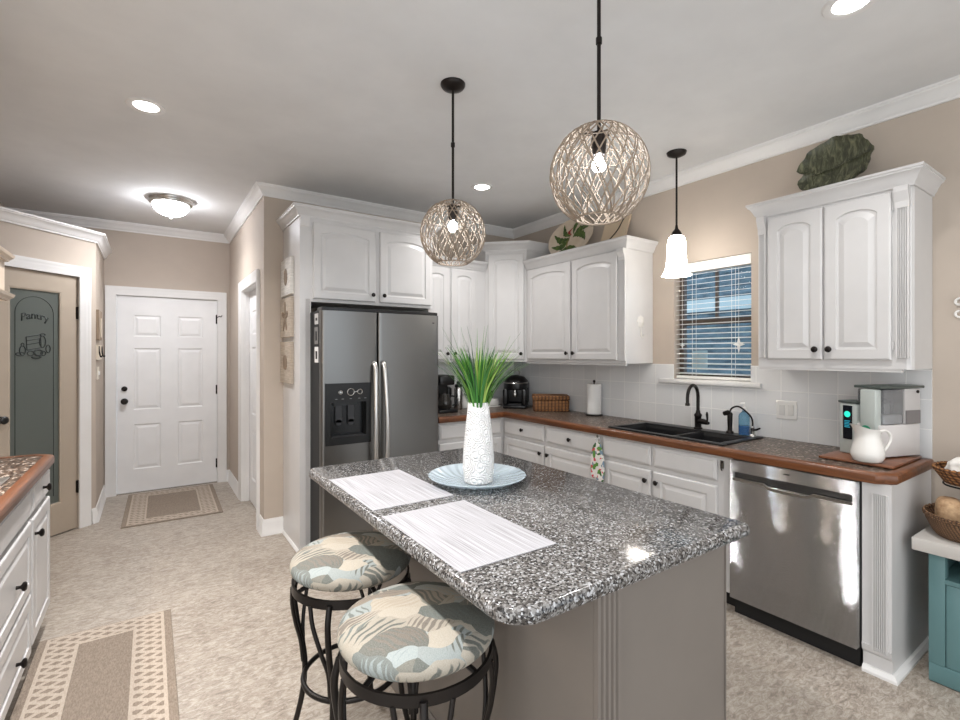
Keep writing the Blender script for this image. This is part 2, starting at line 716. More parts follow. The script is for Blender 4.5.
def panel_door(fr, a0, a1, b0, b1, c0=0.001, t=0.02, arch=0.0, f=0.055):
    c = c0 + t
    return rings(B(), fr, a0, a1, b0, b1, [
        (0, 0, 0, c0), (0, 0, 0, c - 0.006), (0.005, 0.005, 0, c - 0.001), (0.009, 0.009, 0, c),
        (f, f, arch, c), (f + 0.003, f + 0.003, arch, c - 0.007), (f + 0.012, f + 0.012, arch, c - 0.0085),
        (f + 0.034, f + 0.034, arch, c - 0.001), (f + 0.037, f + 0.037, arch, c)])


def drawer_front(fr, a0, a1, b0, b1, c0=0.001, t=0.02):
    c = c0 + t
    return rings(B(), fr, a0, a1, b0, b1, [
        (0, 0, 0, c0), (0, 0, 0, c - 0.010), (0.006, 0.006, 0, c - 0.006), (0.014, 0.014, 0, c - 0.004), (0.016, 0.016, 0, c)])


def knob(fr, a, b, c, parent, mat=BRONZE, s=1.0):
    bm = lathe(B(), [(0.0065 * s, 0), (0.0055 * s, 0.010 * s), (0.007 * s, 0.013 * s), (0.0155 * s, 0.018 * s), (0.0165 * s, 0.023 * s), (0.012 * s, 0.028 * s), (0.003, 0.0295 * s)],
               fr(a, b, c), (fr.n[0], fr.n[1], 0), 14)
    return obj('knob', bm, mat, parent, 50)


def fluted(fr, a0, a1, b0, b1, c0, c1, nfl=6, rnd=0.0):
    """pilaster with vertical flutes"""
    w_ = a1 - a0
    pts = [(a0, c0), (a0, c1)]
    m = 0.006
    fw = (w_ - 2 * m) / nfl
    for i in range(nfl):
        s0 = a0 + m + i * fw
        for t_ in (0.22, 0.34, 0.5, 0.66, 0.78):
            pts.append((s0 + t_ * fw, c1 - (0.008 * math.sin(PI * (t_ - 0.22) / 0.56) if 0.22 < t_ < 0.78 else 0)))
    pts += [(a1, c1), (a1, c0)]
    bm = B()
    return prism(bm, pts, b0, b1, lambda a, c, z: fr(a, z, c))


CROWN = [(0, 0), (0.012, 0), (0.014, 0.012), (0.022, 0.018), (0.030, 0.034), (0.046, 0.056), (0.060, 0.064), (0.062, 0.072), (0.068, 0.074), (0.068, 0.086), (0, 0.086)]


def cr(z, s=1.0, so=None):
    return [(o * (so or s), z + h * s) for o, h in CROWN]


# ---------------------------------------------------------------- the room
XR, YB, XH, YE, H, XL = 3.288, 4.147, 0.7474, 6.162, 2.797, -1.10
YF = -2.4
T = 0.12
struct('floor', bx(XL - T, XR + T, YF, YE + T, -0.1, 0), FLOOR)
struct('ceiling', bx(XL - T, XR + T, YF, YE + T, H, H + 0.1), CEIL)


def wall_hole(axis, p0, p1, u0, u1, z0, z1, hole=None):
    """box wall along an axis with one rectangular hole (u0,u1,z0,z1)"""
    bm = B()

    def seg(a, b, c, d):
        if b - a < 1e-5 or d - c < 1e-5:
            return
        if axis == 'Y':
            box(bm, p0, p1, a, b, c, d)
        else:
            box(bm, a, b, p0, p1, c, d)
    if not hole:
        seg(u0, u1, z0, z1)
    else:
        a, b, c, d = hole
        seg(u0, a, z0, z1)
        seg(b, u1, z0, z1)
        seg(a, b, z0, c)
        seg(a, b, d, z1)
    return bm


WY0, WY1, WZ0, WZ1 = 1.618, 2.190, 1.262, 2.125
struct('wall_right', wall_hole('Y', XR, XR + T, YF, YB + T, 0, H, (WY0, WY1, WZ0, WZ1)), WALL)
struct('wall_back', wall_hole('X', YB, YB + T, XH, XR, 0, H), WALL)
HD0, HD1, HDZ = 4.40, 5.24, 2.07
struct('wall_hall', wall_hole('Y', XH, XH + T, YB + T, YE, 0, H, (HD0, HD1, 0, HDZ)), WALL)
DX0, DX1, DZ = -0.297, 0.632, 2.062
struct('wall_end', wall_hole('X', YE, YE + T, XL, XH + T, 0, H, (DX0, DX1, 0, DZ)), WALL)
struct('wall_left', bx(XL - T, XL, 0.9, YE, 0, H), WALL)
# pantry closet: diagonal front and short side, lower than the ceiling
PC = (-0.390, 5.290)
PZ = 2.49
r2 = math.sqrt(0.5)
frP = Fr(PC[0], PC[1], r2, r2)
PS0, PS1 = -0.775, -0.143       # door opening along the diagonal
bm = B()
fbox(bm, frP, PS1, 0, 0, PZ, -0.10, 0)
fbox(bm, frP, -1.004, PS0, 0, PZ, -0.10, 0)
fbox(bm, frP, PS0, PS1, 2.09, PZ, -0.10, 0)
struct('wall_pantry_front', bm, WALL)
bm = B()
prism(bm, [(PC[0], PC[1]), (PC[0], YE), (PC[0] - 0.10, YE), (PC[0] - 0.10, PC[1] + 0.04)], 0, PZ)
struct('wall_pantry_side', bm, WALL)
bm = prism(B(), [(PC[0] - 0.02, PC[1] + 0.03), (PC[0] - 0.02, YE - 0.002), (XL + 0.002, YE - 0.002), (XL + 0.002, PC[1] - 0.66)], PZ - 0.05, PZ - 0.002)
struct('ceiling_pantry', bm, WALL)

# crown mouldings
bm = sweep(B(), [(XR, YF), (XR, YB), (XH, YB), (XH, YE), (XL, YE)], cr(H - 0.086))
struct('trim_1', bm, WHITE, 40)
bm = sweep(B(), [(PC[0], YE), PC, (XL, PC[1] - 0.71)], cr(2.405))
struct('trim_2', bm, WHITE, 40)

# baseboards
BASEP = [(0, 0), (0.024, 0), (0.024, 0.012), (0.015, 0.024), (0.015, 0.098), (0.010, 0.112), (0.006, 0.128), (0, 0.128)]
bm = sweep(B(), [(0.892, YB), (XH, YB), (XH, HD0 - 0.093)], BASEP)
struct('baseboard_back', bm, WHITE, 40)
bm = sweep(B(), [(XH, HD1 + 0.093), (XH, YE), (DX1 + 0.078, YE)], BASEP)
struct('baseboard_hall', bm, WHITE, 40)
bm = sweep(B(), [(PC[0] - 0.028, PC[1] - 0.028), PC, (PC[0], YE)], [(-o, h) for o, h in BASEP])
struct('baseboard_pantry', bm, WHITE, 40)
bm = sweep(B(), [(XR, YF), (XR, 0.70)], BASEP)
struct('baseboard_right', bm, WHITE, 40)

CASE = [(0, 0), (0, 0.012), (0.012, 0.016), (0.040, 0.018), (0.052, 0.022), (0.066, 0.022), (0.074, 0.026), (0.086, 0.026), (0.086, 0)]


def casing(fr, a0, a1, b1, prof=CASE, b0=0.0, all4=False):
    path = [(a0, b0), (a0, b1), (a1, b1), (a1, b0)]
    return sweep(B(), path, prof, lambda a, b, c: fr(a, b, c), closed=all4)


def six_panel(fr, a0, a1, b0, b1, c0, c1):
    bm = B()
    W = a1 - a0
    cols = [0, 0.155 * W, 0.415 * W, 0.585 * W, 0.845 * W, W]
    hgt = b1 - b0
    rows = [0, 0.115 * hgt, 0.345 * hgt, 0.42 * hgt, 0.735 * hgt, 0.795 * hgt, 0.905 * hgt, hgt]
    for i in range(5):
        for j in range(7):
            A0, A1, B0, B1 = a0 + cols[i], a0 + cols[i + 1], b0 + rows[j], b0 + rows[j + 1]
            if i in (1, 3) and j in (1, 3, 5):
                rows_ = []
                for ins, c in ((0, c1), (0.008, c1 - 0.008), (0.016, c1 - 0.009), (0.040, c1 - 0.002)):
                    rows_.append([bm.verts.new(fr(a, b, c)) for a, b in ((A0 + ins, B0 + ins), (A1 - ins, B0 + ins), (A1 - ins, B1 - ins), (A0 + ins, B1 - ins))])
                for p, q in zip(rows_, rows_[1:]):
                    for x in range(4):
                        y = (x + 1) % 4
                        bm.faces.new((p[x], p[y], q[y], q[x]))
                bm.faces.new(rows_[-1])
            else:
                bm.faces.new([bm.verts.new(fr(a, b, c1)) for a, b in ((A0, B0), (A1, B0), (A1, B1), (A0, B1))])
    p = [bm.verts.new(fr(a, b, c)) for c in (c0, c1) for a, b in ((a0, b0), (a1, b0), (a1, b1), (a0, b1))]
    for x in range(4):
        y = (x + 1) % 4
        bm.faces.new((p[x], p[y], p[y + 4], p[x + 4]))
    bm.faces.new(p[:4][::-1])
    bmesh.ops.remove_doubles(bm, verts=bm.verts, dist=1e-5)
    return bm


def hinge(fr, a, b, c, parent):
    bm = B()
    fbox(bm, fr, a - 0.012, a + 0.012, b - 0.05, b + 0.05, c, c + 0.004)
    lathe(bm, [(0.007, -0.052), (0.007, 0.052)], fr(a, b, c + 0.006), (0, 0, 1), 8)
    return obj('hinge', bm, BRONZE, parent, 40)


# front door at the end of the hall
frE = Fr(0, YE, 1, 0)
d1 = thing('door_1', 'white six-panel entry door with dark knob and deadbolt at the end of the hall', 'door', (0.17, YE, 0), kind='structure')
obj('door_slab', six_panel(frE, DX0 + 0.012, DX1 - 0.012, 0.012, DZ - 0.012, -0.06, -0.015), DOORW, d1)
bm = B()
for a0, a1, b0, b1 in ((DX0, DX0 + 0.009, 0, DZ), (DX1 - 0.009, DX1, 0, DZ), (DX0, DX1, DZ - 0.009, DZ)):
    fbox(bm, frE, a0, a1, b0, b1, -0.115, 0)
obj('jamb', bm, WHITE, d1)
obj('casing', casing(frE, DX0 + 0.004, DX1 - 0.004, DZ - 0.004), WHITE, d1, 40)
obj('threshold', fbox(B(), frE, DX0, DX1, 0, 0.011, -0.115, -0.001), CHROME, d1)
for z, nm, r in ((0.96, 'knob', 0.03), (1.09, 'deadbolt', 0.026)):
    bm = lathe(B(), [(r * 1.05, 0), (r * 1.05, 0.008), (r * 0.5, 0.012), (r * 0.45, 0.026), (r * 0.9, 0.034), (r, 0.046), (r * 0.75, 0.058), (0.004, 0.062)] if nm == 'knob'
               else [(r, 0), (r, 0.016), (r * 0.8, 0.02), (0.003, 0.022)], frE(DX0 + 0.075, z, -0.015), (0, -1, 0), 18)
    obj(nm, bm, BRONZE, d1, 40)
for z in (0.22, 1.05, 1.84):
    hinge(frE, DX1 - 0.012, z, -0.014, d1)
bm = tube(B(), smoothpath([frE(DX1 - 0.01, 1.86, 0.0), frE(DX1 + 0.01, 1.875, 0.03), frE(DX1 + 0.02, 1.865, 0.045), frE(DX1 + 0.035, 1.885, 0.03)], 4), 0.004, 6)
obj('door_guard', bm, BRONZE, d1, 40)

# hall side door in the right hall wall (faces -X; viewer's right is -Y)
frH = Fr(XH, HD1, 0, -1)
W_ = HD1 - HD0
d2 = thing('door_2', 'white cased side door standing in the right wall of the hall', 'door', (XH, (HD0 + HD1) / 2, 0), kind='structure')
obj('door_slab', six_panel(frH, 0.012, W_ - 0.012, 0.01, HDZ - 0.012, -0.098, -0.062), DOORW, d2)
bm = B()
for a0, a1, b0, b1 in ((0, 0.010, 0, HDZ), (W_ - 0.010, W_, 0, HDZ), (0.010, W_ - 0.010, HDZ - 0.010, HDZ)):
    fbox(bm, frH, a0, a1, b0, b1, -0.119, 0)
for a0, a1 in ((0.010, 0.022), (W_ - 0.022, W_ - 0.010)):
    fbox(bm, frH, a0, a1, 0, HDZ - 0.01, -0.060, -0.022)
obj('jamb', bm, WHITE, d2)
obj('casing', casing(frH, 0.004, W_ - 0.004, HDZ - 0.004), WHITE, d2, 40)
bm = lathe(B(), [(0.026, 0), (0.026, 0.006), (0.012, 0.010), (0.012, 0.026), (0.025, 0.034), (0.027, 0.044), (0.02, 0.052), (0.003, 0.055)], frH(W_ - 0.10, 0.99, -0.062), (-1, 0, 0), 16)
obj('knob', bm, BLACK, d2, 40)

# pantry door on the diagonal
d3 = thing('door_3', 'beige pantry door with a frosted glass pane lettered Pantry', 'door', (PC[0] - 0.33, PC[1] - 0.33, 0), kind='structure')
g0, g1, gz0, gz1 = -0.645, -0.272, 0.25, 1.95
bm = B()
for a0, a1, b0, b1 in ((PS0 + 0.005, g0, 0.01, 2.085), (g1, PS1 - 0.005, 0.01, 2.085), (g0, g1, 0.01, gz0), (g0, g1, gz1, 2.085)):
    fbox(bm, frP, a0, a1, b0, b1, -0.05, -0.012)
obj('door_frame', bm, DOORB, d3)
bm = sweep(B(), [(g0, gz0), (g0, gz1), (g1, gz1), (g1, gz0)][::-1], [(0, -0.012), (0.012, -0.016), (0.012, -0.026), (0, -0.026)], lambda a, b, c: frP(a, b, c), closed=True)
obj('glazing_bead', bm, DOORB, d3)
pane = obj('glass_pane', fbox(B(), frP, g0, g1, gz0, gz1, -0.034, -0.026), FROST, d3)
obj('casing', casing(frP, PS0 + 0.002, PS1 - 0.002, 2.09), WHITE, d3, 40)
for z in (0.35, 1.79):
    hinge(frP, PS1 - 0.004, z, -0.012, d3)
bm = lathe(B(), [(0.027, 0), (0.027, 0.007), (0.011, 0.012), (0.011, 0.03), (0.026, 0.038), (0.029, 0.05), (0.02, 0.06), (0.003, 0.063)], frP(-0.705, 0.975, -0.012), (frP.n[0], frP.n[1], 0), 18)
obj('knob', bm, BLACK, d3, 40)
gc = -0.46
cz = -0.0245


def gline(pts, r=0.0022, closed=False):
    return tube(B(), [frP(a, b, cz) for a, b in pts], r, 6, closed)


arc = [(gc - 0.135, 0.32)] + [(gc - 0.135 * math.cos(t * PI / 20), 1.76 + 0.13 * math.sin(t * PI / 20)) for t in range(21)] + [(gc + 0.135, 0.32)]
obj('etched_arch', gline(arc, 0.002), ETCH, d3)
bm = B()
rng = random.Random(2)


def ell(ca, cb, ra, rb, r=0.0022, a0=0, a1=2 * PI):
    pts = [(ca + ra * math.cos(a0 + (a1 - a0) * i / 20), cb + rb * math.sin(a0 + (a1 - a0) * i / 20)) for i in range(21)]
    tube(bm, [frP(a, b, cz) for a, b in pts], r, 5)


def poly(pts, r=0.003):
    tube(bm, [frP(a, b, cz) for a, b in pts], r, 5)


# a crate, jars, sack and fruit in dark line work
poly([(gc - 0.06, 1.58), (gc + 0.04, 1.60), (gc + 0.045, 1.50), (gc - 0.055, 1.48), (gc - 0.06, 1.58)], 0.004)
poly([(gc - 0.06, 1.55), (gc + 0.04, 1.57)], 0.003)
poly([(gc - 0.06, 1.52), (gc + 0.04, 1.54)], 0.003)
ell(gc + 0.055, 1.545, 0.022, 0.045, 0.004)
ell(gc + 0.055, 1.60, 0.018, 0.008, 0.004)
ell(gc - 0.085, 1.475, 0.02, 0.035, 0.004)
ell(gc - 0.085, 1.52, 0.009, 0.012, 0.003)
ell(gc + 0.095, 1.49, 0.016, 0.03, 0.004)
ell(gc + 0.025, 1.46, 0.03, 0.022, 0.006)
ell(gc - 0.03, 1.455, 0.022, 0.018, 0.004)
ell(gc + 0.06, 1.455, 0.018, 0.016, 0.004)
ell(gc + 0.01, 1.43, 0.03, 0.014, 0.007, PI, 2 * PI)
ell(gc - 0.10, 1.45, 0.03, 0.012, 0.004)
obj('etched_still_life', bm, ETCH, d3)


def text_mesh(body, size, mp, depth=0.001, align='CENTER', offset=0.0):
    cu = bpy.data.curves.new('txt', 'FONT')
    cu.body = body
    cu.size = size
    cu.align_x = align
    cu.offset = offset
    to = bpy.data.objects.new('txt', cu)
    COL.objects.link(to)
    dg = bpy.context.evaluated_depsgraph_get()
    dg.update()
    me = bpy.data.meshes.new_from_object(to.evaluated_get(dg))
    bm = B()
    bm.from_mesh(me)
    bpy.data.objects.remove(to)
    bpy.data.curves.remove(cu)
    bpy.data.meshes.remove(me)
    ex = bmesh.ops.extrude_face_region(bm, geom=list(bm.faces))
    for v_ in ex['geom']:
        if isinstance(v_, bmesh.types.BMVert):
            v_.co.z += depth
    for v_ in bm.verts:
        v_.co = mp(v_.co.x, v_.co.y, v_.co.z)
    return bm


bm = text_mesh('Pantry', 0.080, lambda a, b, c: frP(gc + a * 0.95, 1.722 + b - 0.6 * a * a * 4, cz - 0.001 + c), 0.0015, offset=0.001)
obj('pantry_lettering', bm, ETCH, d3)

# window in the right wall
win = thing('window_1', 'dark brown framed sash window behind white blinds over the sink', 'window', (XR + 0.08, (WY0 + WY1) / 2, WZ0), kind='structure')
bm = B()
xw0, xw1 = XR + 0.075, XR + 0.115
box(bm, xw0, xw1, WY0, WY0 + 0.035, WZ0, WZ1)
box(bm, xw0, xw1, WY1 - 0.035, WY1, WZ0, WZ1)
box(bm, xw0, xw1, WY0 + 0.035, WY1 - 0.035, WZ0, WZ0 + 0.04)
box(bm, xw0, xw1, WY0 + 0.035, WY1 - 0.035, WZ1 - 0.035, WZ1)
box(bm, xw0 - 0.004, xw1, WY0 + 0.035, WY1 - 0.035, 1.665, 1.705)
box(bm, xw0 + 0.008, xw1 - 0.008, 1.895, 1.913, 1.705, WZ1 - 0.035)
obj('sash_frame', bm, M('brown_sash', (92, 78, 68), 0.5).m, win)
obj('pane', bx(xw0 + 0.014, xw0 + 0.020, WY0 + 0.03, WY1 - 0.03, WZ0 + 0.03, WZ1 - 0.03), WINGLASS, win)
bm = bx(XR - 0.035, XR - 0.0005, 1.545, 2.30, WZ0 - 0.034, WZ0 - 0.002, 0.006)
box(bm, XR - 0.0005, XR + 0.075, WY0 + 0.001, WY1 - 0.001, WZ0 - 0.01, WZ0 + 0.002)
obj('sill', bm, WHITE, win, 40)

bl = thing('window_blinds', 'white horizontal slat blinds hung in the window over the sink', 'blinds', (XR + 0.04, (WY0 + WY1) / 2, WZ0 + 0.01))
bm = B()
ns = 21
for i in range(ns):
    z = WZ0 + 0.045 + i * (WZ1 - 0.085 - WZ0 - 0.045) / (ns - 1)
    tl = math.radians(8)
    vs = []
    for s_, q in ((-1, -1), (1, -1), (1, 1), (-1, 1)):
        for yy in (WY0 + 0.008, WY1 - 0.008):
            px_ = s_ * 0.024
            vs.append(bm.verts.new((XR + 0.042 + px_ * math.cos(tl), yy, z + px_ * math.sin(tl) + q * 0.0014)))
    for a in range(4):
        b = (a + 1) % 4
        bm.faces.new((vs[2 * a], vs[2 * a + 1], vs[2 * b + 1], vs[2 * b]))
    bm.faces.new([vs[0], vs[2], vs[4], vs[6]])
    bm.faces.new([vs[1], vs[3], vs[5], vs[7]])
obj('slats', bm, PLASTICW, bl)
obj('valance', bx(XR + 0.004, XR + 0.072, WY0 + 0.004, WY1 - 0.004, WZ1 - 0.072, WZ1 - 0.003, 0.004), PLASTICW, bl)
obj('bottom_rail', bx(XR + 0.018, XR + 0.066, WY0 + 0.008, WY1 - 0.008, WZ0 + 0.006, WZ0 + 0.026, 0.004), PLASTICW, bl)
for y in (WY0 + 0.14, WY1 - 0.14):
    bm = B()
    for dx in (0.017, 0.067):
        tube(bm, [(XR + dx, y, WZ0 + 0.02), (XR + dx, y, WZ1 - 0.06)], 0.0014, 5)
    obj('cord', bm, PLASTICW, bl)


def star(name, y, z, r, label):
    t_ = thing(name, label, 'ornament', (XR - 0.012 + 0.02, y, z), group=None)
    fr = Fr(XR + 0.008, y, 0, -1)
    pts = []
    for i in range(8):
        rr = r if i % 2 == 0 else r * 0.26
        if i in (2, 6):
            rr = r * 0.7
        pts.append((rr * math.sin(i * PI / 4), z + rr * math.cos(i * PI / 4)))
    bm = B()
    f_ = bm.verts.new(fr(0, z, 0.009))
    b_ = bm.verts.new(fr(0, z, -0.009))
    ring = [bm.verts.new(fr(a, b, 0)) for a, b in pts]
    for i in range(8):
        j = (i + 1) % 8
        bm.faces.new((ring[i], ring[j], f_))
        bm.faces.new((ring[j], ring[i], b_))
    obj('star', bm, PLASTICW, t_)
    obj('string', tube(B(), [fr(0, z + r - 0.004, 0), fr(0, WZ1 - 0.074, 0)], 0.0012, 5), PLASTICW, t_)


star('star_ornament', 1.705, 1.515, 0.062, 'white four-pointed star hanging before the right side of the window blinds')
star('star_ornament', 2.125, 1.515, 0.032, 'small white star hanging before the left side of the window blinds')
setp(obj('pale_square', bx(XR + 0.0725, XR + 0.0740, 1.965, 2.085, 1.335, 1.475), M('pale_blue_square', (176, 206, 222), 0.7).m),
     'pale blue square on the lower left of the window glass', 'paper')  # plain pale blue square just inside the glass

# outside: neighbouring wall of blue-grey boards with a pale band
k = M('blue_grey_siding', (70, 104, 128), 0.8)
o_ = k.xyz(k.co())
fz = k.math('FRACT', k.math('MULTIPLY', o_[2], 5.5))
c1 = k.ramp(fz, [(0.0, (30, 44, 56)), (0.12, (70, 98, 116)), (1.0, (92, 122, 142))])
nz = k.noise(k.co((1, 1, 3)), 5, 4)
k.color(k.mix(0.4, c1, k.ramp(nz, [(0.35, (24, 36, 46)), (0.7, (134, 164, 184))])))
SIDING = k.m
hs = thing('neighbouring_house', 'blue-grey boarded house wall seen outside through the blinds', 'house', (6.5, 4.2, 0))
obj('wall', bx(6.5, 6.7, 0.5, 8.5, -0.1, 3.6), SIDING, hs)
obj('pale_band', bx(6.46, 6.499, 0.5, 8.5, 2.05, 2.22), M('pale_band_paint', (170, 196, 210), 0.7).m, hs)
for y in (2.4, 5.6):
    f_ = obj('window_frame', bx(6.46, 6.499, y - 0.45, y + 0.45, 0.55, 1.75), M('dark_frame', (60, 50, 46), 0.6).m, hs)
    obj('pane', bx(6.45, 6.459, y - 0.38, y + 0.38, 0.62, 1.68), M('dark_pane', (30, 44, 58), 0.1).m, f_)
struct('ground_outside', bx(XR + T + 0.01, 9, -4, 9, -0.2, -0.1), M('outside_ground', (96, 100, 96), 0.9).m)['label'] = 'grey ground outside the window'

# tile backsplash (part of the walls)
bm = B()
TZ0, TZ1, tt = 0.913, 1.373, 0.008
box(bm, XR - tt, XR, 0.722, WY0, TZ0, TZ1)
box(bm, XR - tt, XR, WY1, YB, TZ0, TZ1)
box(bm, XR - tt, XR, WY0, WY1, TZ0, WZ0 - 0.03)
struct('trim_3', bm, TILE)
bm = bx(1.99, XR - tt, YB - tt, YB, TZ0, TZ1)
struct('trim_4', bm, TILE)

# ---------------------------------------------------------------- kitchen cabinets
def upper_doors(root, fr, spec, z0, z1, c0=0.0005, arch=0.045, f=0.058):
    """spec: (a0, a1, knob side)"""
    for a0, a1, ks in spec:
        d = obj('door', panel_door(fr, a0, a1, z0, z1, c0, 0.02, arch, f), CAB, root)
        a = a1 - 0.028 if ks == 'r' else a0 + 0.028
        knob(fr, a, z0 + 0.055, c0 + 0.02, d)
        ha = a0 if ks == 'r' else a1
        for zz in (z0 + 0.07, z1 - 0.07):
            obj('hinge', lathe(B(), [(0.004, -0.02), (0.004, 0.02)], fr(ha + (-0.004 if ks == 'r' else 0.004), zz, 0.006), (0, 0, 1), 6), CAB, d)


# over-fridge cabinet with tall side panel
sur = thing('fridge_cabinet', 'tall white cabinet surround with two arched doors above the steel refrigerator', 'cabinet', (1.43, 3.9, 0))
XP0, XP1, YS = 0.893, 1.985, 3.62
bm = bx(XP0, XP0 + 0.035, YS, YB - 0.003, 0, 2.45)
obj('side_panel', bm, CAB, sur)
frS = Fr(0, YS, 1, 0)
bm = fluted(frS, XP0 + 0.035, 0.972, 0, 1.855, -0.03, 0.0, 4)
fbox(bm, frS, XP0 + 0.035, 0.972, 1.855, 2.45, -0.03, 0.0)
obj('face_stile', bm, CAB, sur)
obj('corbel', prism(B(), [(0, 2.40), (-0.032, 2.46), (0, 2.46)] and [(YS, 2.38), (YS - 0.008, 2.39), (YS - 0.022, 2.43), (YS - 0.03, 2.45), (YS, 2.45)], XP0 + 0.004, XP0 + 0.068, lambda a, b, c: Vector((c, a, b))), CAB, sur)
bm = bx(0.972, XP1, YS, YB - 0.003, 1.835, 2.45)
obj('body', bm, CAB, sur)
obj('right_panel', bx(XP1 - 0.03, XP1, YS + 0.02, YB - 0.003, 0, 1.835), CAB, sur)
upper_doors(sur, frS, [(0.985, 1.468, 'r'), (1.505, 1.965, 'l')], 1.858, 2.42, arch=0.03, f=0.054)
bm = sweep(B(), [(XP0, YB - 0.003), (XP0, YS), (XP1, YS), (XP1, YB - 0.003)], [(-o, h) for o, h in cr(2.45, 0.92, 0.8)])
obj('crown', bm, CAB, sur, 40)
obj('top', bx(XP0, XP1, YS, YB - 0.003, 2.45, 2.47), CAB, sur)
bm = sweep(B(), [(XP0, YB - 0.02), (XP0, YS), (0.97, YS)], [(-o, h) for o, h in [(0, 0), (0.014, 0), (0.014, 0.01), (0.006, 0.022), (0, 0.022)]])
obj('shoe_moulding', bm, WHITE, sur)

# back wall upper cabinet
ZB = 1.375
ub = thing('wall_cabinet', 'white two-door wall cabinet on the back wall between the refrigerator and the corner', 'cabinet', (2.33, 3.98, ZB), group=None)
frB = Fr(0, 3.82, 1, 0)
obj('body', bx(XP1 + 0.002, 2.676, 3.82, YB - 0.001, ZB, 2.27), CAB, ub)
upper_doors(ub, frB, [(2.005, 2.262, 'r'), (2.285, 2.560, 'l')], 1.398, 2.24, arch=0.022)
obj('crown', sweep(B(), [(XP1 + 0.002, 3.82), (2.676, 3.82)], [(-o, h) for o, h in cr(2.25, 0.95, 0.72)]), CAB, ub, 40)

# diagonal corner cabinet, taller
uc = thing('corner_cabinet', 'tall white corner wall cabinet with one arched door set across the corner', 'cabinet', (3.05, 3.9, ZB))
cpoly = [(2.678, 3.82), (2.960, 3.538), (XR - 0.001, 3.538), (XR - 0.001, YB - 0.001), (2.678, YB - 0.001)]
obj('body', prism(B(), cpoly, ZB, 2.455), CAB, uc)
frC = Fr(2.678, 3.82, 1, -1)
dl = 0.3988
upper_doors(uc, frC, [(0.028, dl - 0.022, 'r')], 1.398, 2.41, arch=0.022, f=0.052)
bm = sweep(B(), [(2.678, YB - 0.002), (2.678, 3.82), (2.960, 3.538), (XR - 0.001, 3.538)], [(-o, h) for o, h in cr(2.44, 0.95, 0.8)])
obj('crown', bm, CAB, uc, 40)

# right wall cabinet left of the window (faces -X)
FX = 2.960
ul = thing('wall_cabinet', 'white two-door wall cabinet left of the window with a fluted front corner', 'cabinet', (3.12, 2.95, ZB))
frL = Fr(FX, 3.536, 0, -1)          # a = 3.536 - y
obj('body', bx(FX, XR - 0.001, 2.374, 3.536, ZB, 2.27, 0.003, 1), CAB, ul)
upper_doors(ul, frL, [(0.030, 0.590, 'r'), (0.612, 1.090, 'l')], 1.402, 2.238, arch=0.03, f=0.054)
bm = fluted(frL, 1.102, 1.160, 1.40, 2.16, 0.0, 0.014, 4)
obj('pilaster', bm, CAB, ul)
obj('corbel', prism(B(), [(0, 2.16), (0.016, 2.16), (0.018, 2.185), (0.034, 2.22), (0.036, 2.25), (0, 2.25)], 1.100, 1.162, lambda a, b, c: frL(c, b, a)), CAB, ul)
bm = sweep(B(), [(FX, 3.536), (FX, 2.374), (XR - 0.001, 2.374)], [(-o, h) for o, h in cr(2.25, 0.95, 0.72)])
obj('crown', bm, CAB, ul, 40)
obj('light_rail', bx(FX + 0.004, FX + 0.02, 2.378, 3.532, ZB - 0.014, ZB), CAB, ul)

# right wall cabinet right of the window
FX2 = 2.975
ur = thing('wall_cabinet', 'white two-door wall cabinet right of the window above the dishwasher', 'cabinet', (3.13, 1.07, ZB))
frR = Fr(FX2, 1.423, 0, -1)
bm = B()
q = [(FX2, 1.423), (FX2, 0.745), (FX2 + 0.008, 0.729), (FX2 + 0.025, 0.722), (XR - 0.001, 0.722), (XR - 0.001, 1.423)]
prism(bm, q, ZB, 2.27)
obj('body', bm, CAB, ur)
upper_doors(ur, frR, [(0.058, 0.334, 'r'), (0.342, 0.624, 'l')], 1.420, 2.235, arch=0.03, f=0.054)
for a0, a1 in ((0.640, 0.690), (0.006, 0.046)):
    obj('pilaster', fluted(frR, a0, a1, 1.43, 2.15, 0.0, 0.014, 6 if a0 > 0.1 else 4), CAB, ur)
    obj('corbel', prism(B(), [(0, 2.15), (0.016, 2.15), (0.018, 2.18), (0.036, 2.225), (0.038, 2.25), (0, 2.25)], a0 - 0.002, a1 + 0.002, lambda a, b, c: frR(c, b, a)), CAB, ur)
bm = sweep(B(), [(XR - 0.001, 1.423), (FX2, 1.423), (FX2, 0.722), (XR - 0.001, 0.722)], [(-o, h) for o, h in cr(2.25, 0.98, 0.74)])
obj('crown', bm, CAB, ur, 40)
obj('light_rail', bx(FX2 + 0.004, FX2 + 0.02, 0.76, 1.419, ZB - 0.014, ZB), CAB, ur)

# base cabinets
BX = 2.700
BZ = 0.868


def base_unit(root, fr, spec, drawers, knobs=True):
    for (a0, a1, ks), dr in zip(spec, drawers):
        d = obj('drawer', drawer_front(fr, a0, a1, 0.722, 0.848), CAB, root)
        if dr:
            knob(fr, (a0 + a1) / 2, 0.787, 0.021, d)
        d = obj('door', panel_door(fr, a0, a1, 0.125, 0.690, 0.001, 0.02, 0, 0.055), CAB, root)
        knob(fr, a1 - 0.03 if ks == 'r' else a0 + 0.03, 0.625, 0.021, d)


